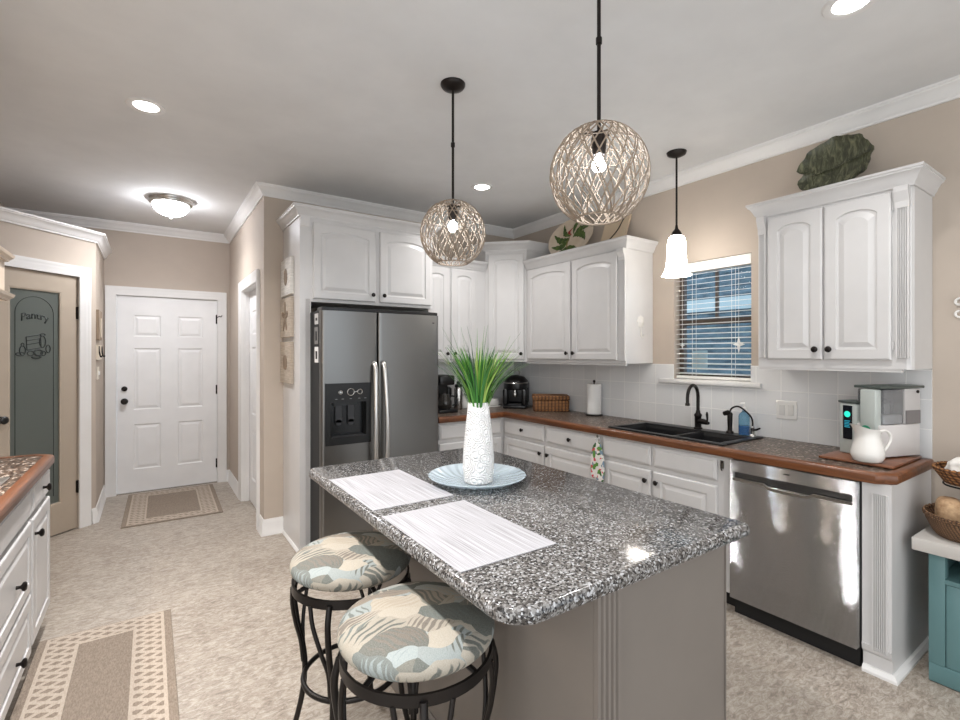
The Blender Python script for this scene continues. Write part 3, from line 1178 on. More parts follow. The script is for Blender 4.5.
frX = Fr(BX, 3.55, 0, -1)
bc = thing('base_cabinet', 'white base cabinet with two drawers and two doors between corner and sink', 'cabinet', (2.98, 2.97, 0))
obj('body', bx(BX, XR - 0.001, 2.382, 3.548, 0.10, BZ), CAB, bc)
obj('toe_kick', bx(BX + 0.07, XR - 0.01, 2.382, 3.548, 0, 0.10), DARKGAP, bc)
base_unit(bc, frX, [(0.024, 0.560, 'r'), (0.590, 1.150, 'l')], (1, 1))
bs = thing('base_cabinet', 'white sink base cabinet with two false drawer fronts and two doors under the black sink', 'cabinet', (2.98, 1.91, 0))
obj('body', bx(BX, BX + 0.02, 1.436, 2.380, 0.10, BZ), CAB, bs)
obj('body_floor', bx(BX + 0.02, XR - 0.001, 1.436, 2.380, 0.10, 0.12), CAB, bs)
obj('side_wall', bx(BX + 0.02, XR - 0.001, 1.436, 1.452, 0.12, BZ), CAB, bs)
obj('side_wall', bx(BX + 0.02, XR - 0.001, 2.364, 2.380, 0.12, BZ), CAB, bs)
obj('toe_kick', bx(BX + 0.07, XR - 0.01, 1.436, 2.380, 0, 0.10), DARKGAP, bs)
base_unit(bs, frX, [(1.190, 1.592, 'r'), (1.615, 2.035, 'l')], (0, 0))
frY = Fr(0, 3.55, 1, 0)
bk = thing('base_cabinet', 'white base cabinet beside the refrigerator on the back wall', 'cabinet', (2.3, 3.85, 0))
obj('body', bx(1.99, BX - 0.001, 3.55, YB - 0.001, 0.10, BZ), CAB, bk)
obj('corner_body', bx(BX, XR - 0.001, 3.55, YB - 0.001, 0.10, BZ), CAB, bk)
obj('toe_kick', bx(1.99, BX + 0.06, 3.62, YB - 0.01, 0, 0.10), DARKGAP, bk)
base_unit(bk, frY, [(2.005, 2.345, 'r'), (2.36, 2.655, 'l')], (0, 0))

# end column by the dishwasher
ep = thing('end_panel', 'white fluted end column and panel closing the counter right of the dishwasher', 'cabinet panel', (2.98, 0.775, 0))
obj('panel', bx(BX + 0.012, XR - 0.001, 0.726, 0.834, 0.0, BZ), CAB, ep)
frK = Fr(BX + 0.012, 0.834, 0, -1)
bm = fluted(frK, 0.038, 0.096, 0.115, 0.82, 0.0, 0.024, 6)
obj('pilaster', bm, CAB, ep)
bm = fbox(B(), frK, 0.0, 0.108, 0.82, BZ, 0.0, 0.014)
fbox(bm, frK, 0.0, 0.038, 0.13, 0.82, 0.0, 0.014)
fbox(bm, frK, 0.096, 0.108, 0.13, 0.82, 0.0, 0.014)
prism(bm, [(0.0, 0.085), (0.014, 0.10), (0.02, 0.13), (0.0, 0.13)], 0.0, 0.108, lambda a, b, c: frK(c, b, a))
obj('face_stile', bm, CAB, ep)
bm = sweep(B(), [(BX + 0.012, 0.833), (BX + 0.012, 0.726), (XR - 0.02, 0.726)], [(-o, h) for o, h in [(0, 0), (0.022, 0), (0.022, 0.012), (0.012, 0.028), (0, 0.030)]])
obj('shoe_moulding', bm, WHITE, ep)

# worktop along the right and back walls
CXF, CYE, CYB = 2.690, 0.735, 3.535
SX0, SX1, SY0, SY1 = 2.735, 3.215, 1.505, 2.355
ct = thing('worktop', 'brown speckled L-shaped worktop with an oiled wood front edge', 'countertop', (2.98, 2.2, BZ))
zt0, zt1 = BZ, 0.915
bm = B()
xb = XR - tt - 0.001
prism(bm, [(CXF, CYE + 0.05), (CXF + 0.05, CYE), (SX0 + 0.02, CYE), (SX0 + 0.02, 3.535), (CXF, 3.535)], zt0, zt1)
box(bm, SX1 - 0.02, xb, CYE, YB - tt - 0.001, zt0, zt1)
box(bm, SX0 + 0.02, SX1 - 0.02, CYE, SY0 + 0.02, zt0, zt1)
box(bm, SX0 + 0.02, SX1 - 0.02, SY1 - 0.02, YB - tt - 0.001, zt0, zt1)
box(bm, 1.99, SX0 + 0.02, 3.535, YB - tt - 0.001, zt0, zt1)
obj('slab', bm, LAMIN, ct)
EDGE = [(0, 0.0005), (0.016, 0.0005), (0.021, 0.007), (0.022, 0.034), (0.018, 0.044), (0.012, 0.049), (-0.02, 0.049), (-0.02, 0.046), (0, 0.046)]
bm = sweep(B(), [(1.99, CYB), (CXF, CYB), (CXF, CYE + 0.05), (CXF + 0.05, CYE), (xb, CYE)], [(-o, zt0 + h) for o, h in EDGE])
obj('wood_edge', bm, OAK, ct, 40)

# dishwasher
dw = thing('dishwasher', 'stainless steel dishwasher with a pocket handle under the worktop', 'dishwasher', (2.98, 1.13, 0))
obj('tub', bx(2.70, 3.26, 0.840, 1.428, 0.10, 0.864), BLACKM, dw)
frD = Fr(2.665, 1.430, 0, -1)
bm = B()
W_ = 0.588
prof = [(0.0, -0.034), (0.0, -0.004), (0.002, 0.0)]
# bowed front panel with a recessed handle pocket
zs = [0.098, 0.102, 0.735, 0.750, 0.790, 0.795, 0.855, 0.860]
cs = [-0.004, 0.0, 0.0, -0.002, -0.030, 0.0, 0.0, -0.004]
fbox(bm, frD, 0.002, W_ - 0.002, 0.098, 0.752, -0.034, 0.0)
fbox(bm, frD, 0.002, W_ - 0.002, 0.800, 0.860, -0.034, 0.0)
fbox(bm, frD, 0.002, 0.018, 0.752, 0.800, -0.034, 0.0)
fbox(bm, frD, W_ - 0.018, W_ - 0.002, 0.752, 0.800, -0.034, 0.0)
bmesh.ops.remove_doubles(bm, verts=bm.verts, dist=1e-5)
obj('door', bm, DWM, dw)
obj('handle_pocket', fbox(B(), frD, 0.018, W_ - 0.018, 0.752, 0.800, -0.033, -0.026), M('pocket_steel', (110, 110, 110), 0.4, 1.0).m, dw)
bm = B()
N = 24
top = []
for i in range(N + 1):
    a = 0.018 + (W_ - 0.036) * i / N
    t = abs(i / N - 0.5) * 2
    e = max(0.0, min(1.0, (0.42 - t) / 0.12))
    e = e * e * (3 - 2 * e)
    top.append((a, 0.766 - 0.017 * e))
vs = []
for a, b in top:
    vs.append([bm.verts.new(frD(a, z, c)) for z, c in ((0.752 if False else b - 0.014, 0.001), (b, 0.003), (b, -0.010), (b - 0.014, -0.010))])
for p, q_ in zip(vs, vs[1:]):
    for x in range(4):
        y = (x + 1) % 4
        bm.faces.new((p[x], p[y], q_[y], q_[x]))
bm.faces.new(vs[0][::-1])
bm.faces.new(vs[-1])
obj('handle_lip', bm, HANDLE, dw)
obj('kick_plate', fbox(B(), frD, 0.004, W_ - 0.004, 0.0, 0.094, -0.10, -0.05), BLACKM, dw)
obj('badge', fbox(B(), frD, 0.275, 0.305, 0.835, 0.839, 0.0, 0.0012), BLACKM, dw)

# sink
sk = thing('kitchen_sink', 'black double-bowl drop-in sink set in the worktop under the window', 'sink', ((SX0 + SX1) / 2, (SY0 + SY1) / 2, 0.73))
bm = B()
zr = 0.9165
ym = (SY0 + SY1) / 2 - 0.06
bowls = [(SX0 + 0.045, SX1 - 0.10, SY0 + 0.045, ym - 0.018), (SX0 + 0.045, SX1 - 0.10, ym + 0.018, SY1 - 0.045)]
fx = [SX0, bowls[0][0], bowls[0][1], SX1]
# rim
box(bm, SX0, bowls[0][0], SY0, SY1, zr - 0.001, zr + 0.010, 0.004)
box(bm, bowls[0][1], SX1, SY0, SY1, zr - 0.001, zr + 0.010, 0.004)
box(bm, bowls[0][0] - 0.004, bowls[0][1] + 0.004, SY0, bowls[0][2], zr - 0.001, zr + 0.0098, 0.003)
box(bm, bowls[0][0] - 0.004, bowls[0][1] + 0.004, bowls[1][3], SY1, zr - 0.001, zr + 0.0098, 0.003)
box(bm, bowls[0][0] - 0.004, bowls[0][1] + 0.004, bowls[0][3], bowls[1][2], zr - 0.016, zr + 0.002, 0.003)
obj('rim', bm, SINKM, sk, 40)
for x0, x1, y0, y1 in bowls:
    bm = B()
    zb = 0.735
    rows = []
    for ins, z in ((-0.002, zr + 0.004), (0.004, zr - 0.02), (0.014, zb + 0.03), (0.04, zb)):
        rows.append([bm.verts.new((a, b, z)) for a, b in ((x0 + ins, y0 + ins), (x1 - ins, y0 + ins), (x1 - ins, y1 - ins), (x0 + ins, y1 - ins))])
    for p, q_ in zip(rows, rows[1:]):
        for x in range(4):
            y = (x + 1) % 4
            bm.faces.new((p[x], p[y], q_[y], q_[x]))
    bm.faces.new(rows[-1])
    ob = obj('bowl', bm, SINKM, sk)
    obj('drain', lathe(B(), [(0.045, 0), (0.045, 0.004), (0.03, 0.002), (0.01, 0.003)], ((x0 + x1) / 2, (y0 + y1) / 2, zb), (0, 0, 1), 18), CHROME, ob, 40)

zd = zr + 0.010
fc = thing('faucet', 'dark bronze gooseneck faucet with side lever on the back of the sink', 'faucet', (3.165, 1.92, zd))
cx, cy = 3.165, 1.92
obj('base', lathe(B(), [(0.030, 0), (0.030, 0.008), (0.022, 0.014), (0.022, 0.085), (0.026, 0.09), (0.026, 0.10), (0.016, 0.112), (0.013, 0.13)], (cx, cy, zd), seg=18), BRONZE, fc, 40)
dv = Vector((-0.97, -0.14, 0)).normalized()
p0 = Vector((cx, cy, zd))
pth = [p0 + Vector((0, 0, 0.11)), p0 + Vector((0, 0, 0.20))]
for i in range(0, 11):
    a = PI * i / 10
    pth.append(p0 + Vector((0, 0, 0.225)) + dv * (0.083 * (1 - math.cos(a))) + Vector((0, 0, 0.083 * math.sin(a))))
pth.append(pth[-1] + Vector((0, 0, -0.04)))
obj('spout', tube(B(), pth, 0.0115, 10), BRONZE, fc, 40)
obj('spray_tip', lathe(B(), [(0.015, 0), (0.016, 0.012), (0.012, 0.02)], pth[-1] + Vector((0, 0, -0.012)), seg=14), BRONZE, fc, 40)
sd = Vector((-0.30, -0.95, 0)).normalized()
obj('lever_body', tube(B(), [p0 + Vector((0, 0, 0.055)), p0 + sd * 0.055 + Vector((0, 0, 0.057)), p0 + sd * 0.085 + Vector((0, 0, 0.052)), p0 + sd * 0.10 + Vector((0, 0, 0.052))], [0.019, 0.020, 0.014, 0.010], 12), BRONZE, fc, 40)
obj('lever', tube(B(), [p0 + sd * 0.085 + Vector((0, 0, 0.055)), p0 + sd * 0.088 + Vector((0, 0, 0.085)), p0 + sd * 0.085 + Vector((0, 0, 0.11)), p0 + sd * 0.084 + Vector((0, 0, 0.128))], [0.006, 0.007, 0.009, 0.004], 10), BRONZE, fc, 40)

sp_ = thing('side_sprayer', 'dark bronze side sprayer standing right of the gooseneck faucet', 'sprayer', (3.165, 1.695, zd))
bm = lathe(B(), [(0.024, 0), (0.022, 0.012), (0.015, 0.018), (0.014, 0.04), (0.017, 0.11), (0.018, 0.128), (0.014, 0.135)], (3.165, 1.695, zd), seg=16)
obj('wand', bm, BRONZE, sp_, 40)
obj('head', tube(B(), [(3.168, 1.694, zd + 0.125), (3.15, 1.702, zd + 0.137), (3.126, 1.712, zd + 0.13)], [0.015, 0.017, 0.015], 12), BRONZE, sp_, 40)

sb = thing('soap_bottle', 'clear blue pump bottle of soap standing right of the side sprayer', 'soap bottle', (3.170, 1.605, zd))
bm = lathe(B(), [(0.031, 0), (0.033, 0.006), (0.033, 0.12), (0.029, 0.135), (0.013, 0.15), (0.012, 0.162)], (3.170, 1.605, zd), seg=20)
obj('bottle', bm, M('blue_bottle_glass', (150, 200, 225), 0.06, Transmission_Weight=0.85, IOR=1.3).m, sb, 40)
obj('liquid', lathe(B(), [(0.029, 0.004), (0.0305, 0.008), (0.0305, 0.062)], (3.170, 1.605, zd), seg=20), M('blue_soap', (16, 96, 176), 0.2).m, sb, 40)
bm = lathe(B(), [(0.014, 0.160), (0.014, 0.176), (0.006, 0.18), (0.005, 0.205)], (3.170, 1.605, zd), seg=12)
tube(bm, [(3.172, 1.604, zd + 0.205), (3.14, 1.617, zd + 0.203)], 0.006, 8)
obj('pump', bm, PLASTICW, sb, 40)

ff = thing('filter_tap', 'slim curved drinking water tap at the right end of the sink', 'faucet', (3.160, 1.548, zd))
obj('base', lathe(B(), [(0.020, 0), (0.018, 0.01), (0.012, 0.016), (0.012, 0.05), (0.014, 0.054), (0.008, 0.065)], (3.160, 1.548, zd), seg=14), CHROME, ff, 40)
d_ = Vector((-0.55, 0.83, 0)).normalized()
q0 = Vector((3.160, 1.548, zd))
obj('spout', tube(B(), smoothpath([q0 + Vector((0, 0, 0.05)), q0 + Vector((0, 0, 0.10)), q0 + d_ * 0.02 + Vector((0, 0, 0.14)), q0 + d_ * 0.075 + Vector((0, 0, 0.185)), q0 + d_ * 0.115 + Vector((0, 0, 0.175)), q0 + d_ * 0.130 + Vector((0, 0, 0.145))], 5), 0.0055, 8), BRONZE, ff, 40)
obj('lever', tube(B(), [q0 + Vector((0, 0, 0.04)), q0 + Vector((-0.02, -0.035, 0.048)), q0 + Vector((-0.03, -0.06, 0.06))], [0.008, 0.007, 0.005], 8), BRONZE, ff, 40)

# outlet plate
op = thing('switch_plate', 'white double rocker switch plate on the tiles right of the sink', 'switch', (XR - tt, 1.40, 1.04))
frO = Fr(XR - tt, 1.458, 0, -1)
obj('plate', rings(B(), frO, 0, 0.118, 1.042, 1.158, [(0, 0, 0, 0), (0, 0, 0, 0.003), (0.004, 0.004, 0, 0.006)]), PLASTICW, op)
for a in (0.017, 0.067):
    obj('rocker', rings(B(), frO, a, a + 0.034, 1.067, 1.133, [(0, 0, 0, 0.006), (0.001, 0.001, 0, 0.009), (0.003, 0.003, 0, 0.0095)]), M('rocker_white', (214, 212, 208), 0.35).m, op)

# ---------------------------------------------------------------- refrigerator
fg = thing('refrigerator', 'dark stainless side-by-side refrigerator with ice and water dispenser', 'refrigerator', (1.415, 3.7, 0))
obj('cabinet', bx(0.968, 1.886, 3.395, 4.08, 0.03, 1.755, 0.004), M('fridge_body', (12, 12, 13), 0.45, 0.3).m, fg)
obj('toe_grille', bx(0.98, 1.876, 3.36, 3.42, 0.0, 0.085), BLACKM, fg)
obj('hinge_cover', bx(0.972, 1.882, 3.345, 3.46, 1.752, 1.778, 0.006), BLACK, fg)
frF = Fr(0, 3.335, 1, 0)


def fdoor(a0, a1, hole=None):
    bm = B()
    n = 14

    def cc(a):
        t = (a - a0) / (a1 - a0)
        e = min(t, 1 - t) * (a1 - a0)
        rr = 0.016
        edge = rr - math.sqrt(max(0, rr * rr - (rr - min(e, rr)) ** 2))
        return 0.006 * (1 - (2 * t - 1) ** 2) - edge
    xs = [a0, a0 + 0.002, a0 + 0.005, a0 + 0.010, a0 + 0.016] + [a0 + (a1 - a0) * i / n for i in range(1, n)] + [a1 - 0.016, a1 - 0.010, a1 - 0.005, a1 - 0.002, a1]
    if hole:
        xs += [hole[0], hole[1]]
    xs = sorted(set(round(x, 5) for x in xs))
    zs = [0.09] + ([hole[2], hole[3]] if hole else []) + [1.752]
    V = {}

    def vv(i, j):
        if (i, j) not in V:
            V[i, j] = bm.verts.new(frF(xs[i], zs[j], cc(xs[i])))
        return V[i, j]
    for i in range(len(xs) - 1):
        for j in range(len(zs) - 1):
            if hole and xs[i] >= hole[0] - 1e-4 and xs[i + 1] <= hole[1] + 1e-4 and j == 1:
                continue
            bm.faces.new((vv(i, j), vv(i + 1, j), vv(i + 1, j + 1), vv(i, j + 1)))
    nx, nz_ = len(xs) - 1, len(zs) - 1
    for j in (0, nz_):
        row = [vv(i, j) for i in range(nx + 1)]
        b0 = bm.verts.new(frF(a0, zs[j], -0.058))
        b1 = bm.verts.new(frF(a1, zs[j], -0.058))
        bm.faces.new(row + [b1, b0])
    for i in (0, nx):
        col_ = [vv(i, j) for j in range(nz_ + 1)]
        b0 = bm.verts.new(frF(xs[i], zs[0], -0.058))
        b1 = bm.verts.new(frF(xs[i], zs[-1], -0.058))
        bm.faces.new(col_ + [b1, b0])
    if hole:
        h0, h1, z0, z1 = hole
        for (a, b, c, d) in ((h0, z0, h1, z0), (h0, z1, h1, z1), (h0, z0, h0, z1), (h1, z0, h1, z1)):
            bm.faces.new([bm.verts.new(frF(a, b, cc(a))), bm.verts.new(frF(c, d, cc(c))), bm.verts.new(frF(c, d, -0.056)), bm.verts.new(frF(a, b, -0.056))])
    bmesh.ops.remove_doubles(bm, verts=bm.verts, dist=1e-5)
    return bm


DH = (0.990, 1.318, 0.815, 1.245)
ld = obj('freezer_door', fdoor(0.968, 1.373, DH), FRIDGE, fg, 30)
rd = obj('door', fdoor(1.379, 1.888), FRIDGE, fg, 30)
dsp = obj('dispenser', B() and rings(B(), frF, DH[0] - 0.002, DH[1] + 0.002, DH[2] - 0.002, DH[3] + 0.002, [(0, 0, 0, -0.05), (0, 0, 0, 0.006), (0.006, 0.006, 0, 0.012), (0.012, 0.012, 0, 0.012)]) , BLACK, ld) if False else None
bm = B()
a0, a1, z0, z1 = DH
# bezel frame: control panel on top, recess below
fbox(bm, frF, a0, a1, 1.110, z1, -0.056, 0.012)
fbox(bm, frF, a0, a0 + 0.035, z0, 1.110, -0.056, 0.012)
fbox(bm, frF, a1 - 0.035, a1, z0, 1.110, -0.056, 0.012)
fbox(bm, frF, a0 + 0.035, a1 - 0.035, z0, z0 + 0.055, -0.056, 0.014)
dsp = obj('dispenser', bm, M('dispenser_black', (13, 13, 14), 0.42).m, ld)
obj('recess', fbox(B(), frF, a0 + 0.035, a1 - 0.035, z0 + 0.055, 1.110, -0.0575, -0.050), M('recess_black', (6, 6, 7), 0.25).m, dsp)
for ac in (a0 + 0.105, a0 + 0.195):
    bm = fbox(B(), frF, ac - 0.022, ac + 0.022, 0.965, 1.105, -0.047, -0.030)
    lathe(bm, [(0.022, -0.0085), (0.022, 0.0085)], frF(ac, 0.965, -0.0385), (0, 1, 0), 20)
    obj('paddle', bm, M('paddle_grey', (44, 44, 47), 0.3).m, dsp, 40)
for ac, r in ((a0 + 0.105, 0.012), (a0 + 0.178, 0.024), (a0 + 0.245, 0.017)):
    pts = [frF(ac + r * math.cos(i * PI / 12), 1.182 + r * math.sin(i * PI / 12), 0.013) for i in range(24)]
    obj('dial_ring', tube(B(), pts, 0.0024, 6, True), CHROME, dsp, 40)
    if r < 0.02:
        obj('button', lathe(B(), [(r * 0.55, 0), (r * 0.55, 0.003)], frF(ac, 1.182, 0.012), (0, -1, 0), 12), CHROME if r < 0.015 else BLACK, dsp, 40)
obj('dial_link', fbox(B(), frF, a0 + 0.203, a0 + 0.228, 1.180, 1.184, 0.012, 0.0135), CHROME, dsp)
for i, ac in enumerate((0.075, 0.12, 0.178, 0.24, 0.285)):
    obj('icon', fbox(B(), frF, a0 + ac - 0.008, a0 + ac + 0.008, 1.133, 1.137, 0.012, 0.0128), M('icon_grey', (120, 120, 122), 0.5).m, dsp)
obj('spout', fbox(B(), frF, a0 + 0.07, a0 + 0.24, 1.085, 1.110, -0.049, -0.020), BLACK, dsp)
obj('drip_grille', fbox(B(), frF, a0 + 0.045, a1 - 0.045, z0 + 0.055, z0 + 0.062, -0.048, 0.008), M('grille_grey', (62, 62, 64), 0.35, 0.6).m, dsp)
for par, ac, s_ in ((ld, 1.343, -1), (rd, 1.412, 1)):
    pts = [frF(ac, 1.385, 0.006), frF(ac, 1.372, 0.030), frF(ac, 1.33, 0.042)]
    for i in range(1, 12):
        t = i / 12
        pts.append(frF(ac + s_ * 0.010 * math.sin(PI * t), 1.33 - 0.86 * t, 0.042 + 0.028 * math.sin(PI * t)))
    pts += [frF(ac, 0.47, 0.042), frF(ac, 0.43, 0.030), frF(ac, 0.418, 0.004)]
    obj('handle', tube(B(), pts, 0.0175, 12), HANDLE, par, 60)
obj('badge', fbox(B(), frF, 1.795, 1.845, 1.688, 1.697, 0.0, 0.0025), M('badge_dark', (54, 52, 50), 0.4, 0.6).m, rd)
# cards stuck on the fridge side
for (y, z0, z1, nm, lb, c) in ((3.41, 1.66, 1.735, 'fridge_magnet', 'small black and white magnet at the top of the refrigerator side', (190, 188, 186)),
                              (3.415, 1.52, 1.64, 'fridge_photo', 'narrow black and white photo on the refrigerator side under the magnet', (120, 118, 116)),
                              (3.41, 1.39, 1.50, 'fridge_card', 'white card with a dark square on the refrigerator side, lowest of its column', (226, 224, 222))):
    t_ = thing(nm, lb, 'card', (0.965, y + 0.03, z0), group=None)
    obj('sheet', bx(0.9645, 0.9675, y, y + 0.085, z0, z1), M(nm + '_paper', c, 0.6).m, t_)
    obj('print', bx(0.9635, 0.9644, y + 0.018, y + 0.06, z0 + 0.025, z1 - 0.03), M(nm + '_ink', (24, 24, 24), 0.6).m, t_)

# three art tiles on the fridge panel
for i, (y0, y1, z0, z1, c, lb, motif) in enumerate((
        (3.79, 4.12, 1.905, 2.190, (232, 228, 222), 'white square canvas with a shell, topmost of three on the cabinet side', 'shell'),
        (3.79, 4.135, 1.580, 1.885, (192, 178, 162), 'square plaque with a starfish, middle of three on the cabinet side', 'starfish'),
        (3.79, 4.135, 1.225, 1.545, (186, 172, 156), 'square plaque with a seashell, lowest of three on the cabinet side', 'whelk'))):
    t_ = thing('shell_plaque', lb, 'wall art', (0.880, (y0 + y1) / 2, z0), group='shell plaques on the cabinet side')
    k = M('plaque_face_%d' % i, c, 0.8)
    nz = k.noise(k.co((1, 1, 14)), 6, 4)
    k.color(k.ramp(nz, [(0.3, tuple(x * 0.82 for x in c)), (0.7, c)]))
    obj('panel', bx(0.868, 0.8925, y0, y1, z0, z1, 0.002), k.m, t_)
    frA = Fr(0.868, (y0 + y1) / 2, 0, -1)
    zc = (z0 + z1) / 2
    pts = []
    nn = 40
    for j in range(nn):
        a = 2 * PI * j / nn
        if motif == 'starfish':
            r = 0.07 + 0.055 * math.cos(5 * a)
        elif motif == 'shell':
            r = 0.062 * (1 + 0.25 * math.sin(a)) + 0.004 * math.cos(14 * a)
        else:
            r = 0.05 * (1 + 0.5 * abs(math.sin(a)))
        pts.append((r * math.sin(a) * 0.8, zc + r * math.cos(a)))
    obj('motif', prism(B(), pts, 0.0, 0.004, lambda a, b, c_: frA(a, b, c_)), M('motif_%d' % i, (128, 110, 92), 0.8).m, t_)

# ---------------------------------------------------------------- island
il = thing('kitchen_island', 'greige kitchen island base with a fluted corner post under the granite top', 'island', (1.15, 1.5, 0))
IX0, IX1, IY0, IY1 = 0.878, 1.466, 0.800, 2.19
obj('body', bx(IX0, IX1, IY0, IY1, 0, 0.874), ISL, il)
frI = Fr(IX0, IY0, 1, 0)
obj('pilaster', fluted(frI, 0.0, 0.084, 0.0, 0.872, 0.001, 0.014, 4), ISL, il)
obj('corner_stile', fbox(B(), frI, IX1 - IX0 - 0.004, IX1 - IX0, 0.0, 0.872, 0.0005, 0.004), ISL, il)
bm = sweep(B(), [(IX0, IY1), (IX0, IY0)], [(-o, h) for o, h in [(0.0005, 0), (0.012, 0), (0.012, 0.08), (0.004, 0.092), (0.0005, 0.092)]])
obj('base_trim', bm, ISL, il)


def rrect(x0, x1, y0, y1, rs, n=8):
    pts = []
    for (cx_, cy_, a0), r in zip(((x1, y0, -PI / 2), (x1, y1, 0), (x0, y1, PI / 2), (x0, y0, PI)), rs):
        ox = cx_ - r if cx_ == x1 else cx_ + r
        oy = cy_ - r if cy_ == y0 - 1e9 else (cy_ + r if cy_ == y0 else cy_ - r)
        for i in range(n + 1):
            a = a0 + PI / 2 * i / n
            pts.append((ox + r * math.cos(a), oy + r * math.sin(a)))
    return pts


path = rrect(0.604, 1.571, 0.768, 2.325, (0.026, 0.03, 0.05, 0.085))
bm = sweep(B(), path, [(0.016, 0.0), (0.004, 0.004), (0.0, 0.012), (0.0, 0.026), (0.004, 0.035), (0.012, 0.040)], lambda a, b, c: Vector((a, b, 0.8755 + c)), closed=True)
n_ = len(path)
bm.verts.ensure_lookup_table()
bm.verts.index_update()
sd_ = [f for f in bm.faces if all(v_.index % 6 in (0, 5) for v_ in f.verts)]
bmesh.ops.delete(bm, geom=sd_, context='FACES_ONLY')
bm.verts.ensure_lookup_table()
bm.faces.new([bm.verts[i * 6 + 5] for i in range(n_)])
bm.faces.new([bm.verts[i * 6] for i in range(n_)][::-1])
it = obj('island_top', bm, GRANITE, None, 35)
setp(it, 'black and white speckled granite slab with rounded corners on the island', 'countertop')
ZT = 0.9155

for (x0, x1, y0, y1, lb) in ((0.624, 0.946, 1.557, 2.041, 'white woven placemat on the far half of the island, touching the glass plate'),
                             (0.624, 0.944, 0.996, 1.482, 'white woven placemat on the near half of the island before the near stool')):
    setp(obj('placemat', bx(x0, x1, y0, y1, ZT + 0.0003, ZT + 0.003, 0.001, 1), MAT), lb, 'placemat', 'placemats on the island')

pl = obj('glass_plate', lathe(B(), [(0.085, 0.0), (0.09, 0.001), (0.13, 0.006), (0.175, 0.018), (0.200, 0.030), (0.203, 0.034), (0.199, 0.036), (0.172, 0.025), (0.125, 0.0125), (0.08, 0.0075), (0.0, 0.0075)],
                               (1.125, 1.665, ZT + 0.0005), seg=64, cap=False), PLATEG, None, 40)
bmx = None
setp(pl, 'round ribbed blue glass plate under the white vase on the island', 'plate')

vx, vy, vz = 1.115, 1.640, ZT + 0.009
vs_prof = [(0.052, 0), (0.058, 0.004), (0.064, 0.06), (0.064, 0.10), (0.060, 0.16), (0.053, 0.23), (0.046, 0.29), (0.043, 0.325), (0.041, 0.328), (0.038, 0.324), (0.040, 0.28), (0.03, 0.2), (0.0, 0.19)]
setp(obj('vase', lathe(B(), vs_prof, (vx, vy, vz), seg=48, cap=False), VASE, None, 50), 'tall white carved ceramic vase standing on the blue glass plate', 'vase')

gp = B()
rng = random.Random(7)
for i in range(260):
    a = rng.uniform(0, 2 * PI)
    r0 = rng.uniform(0.004, 0.030)
    ht = rng.uniform(0.15, 0.235) if i > 26 else rng.uniform(0.23, 0.32)
    lean = rng.uniform(0.02, 0.150) * (1.0 if i > 10 else 1.35)
    curl = rng.uniform(0.0, 0.055)
    wd = rng.uniform(0.0024, 0.0050) if i > 26 else 0.0012
    base = Vector((vx + r0 * math.cos(a), vy + r0 * math.sin(a), vz + 0.275))
    dr = Vector((math.cos(a), math.sin(a), 0))
    sdv = Vector((-math.sin(a), math.cos(a), 0))
    tw = rng.uniform(-0.6, 0.6)
    sdv = (sdv * math.cos(tw) + dr * math.sin(tw))
    L = []
    n = 7
    for j in range(n + 1):
        t = j / n
        p = base + dr * (lean * t + curl * t * t * t) + Vector((0, 0, 0.05 * min(1, t * 3) + ht * t - 0.10 * curl * t ** 4))
        ww = wd * (1 - t ** 2.5) + 0.0003
        L.append((gp.verts.new(p + sdv * ww), gp.verts.new(p - sdv * ww + dr * 0.0), gp.verts.new(p + dr * 0.0008)))
    for p, q_ in zip(L, L[1:]):
        for x in range(3):
            y = (x + 1) % 3
            gp.faces.new((p[x], p[y], q_[y], q_[x]))
go = obj('ornamental_grass', gp, GRASS, None, 60)
setp(go, 'bushy green artificial grass standing in the white vase', 'plant')

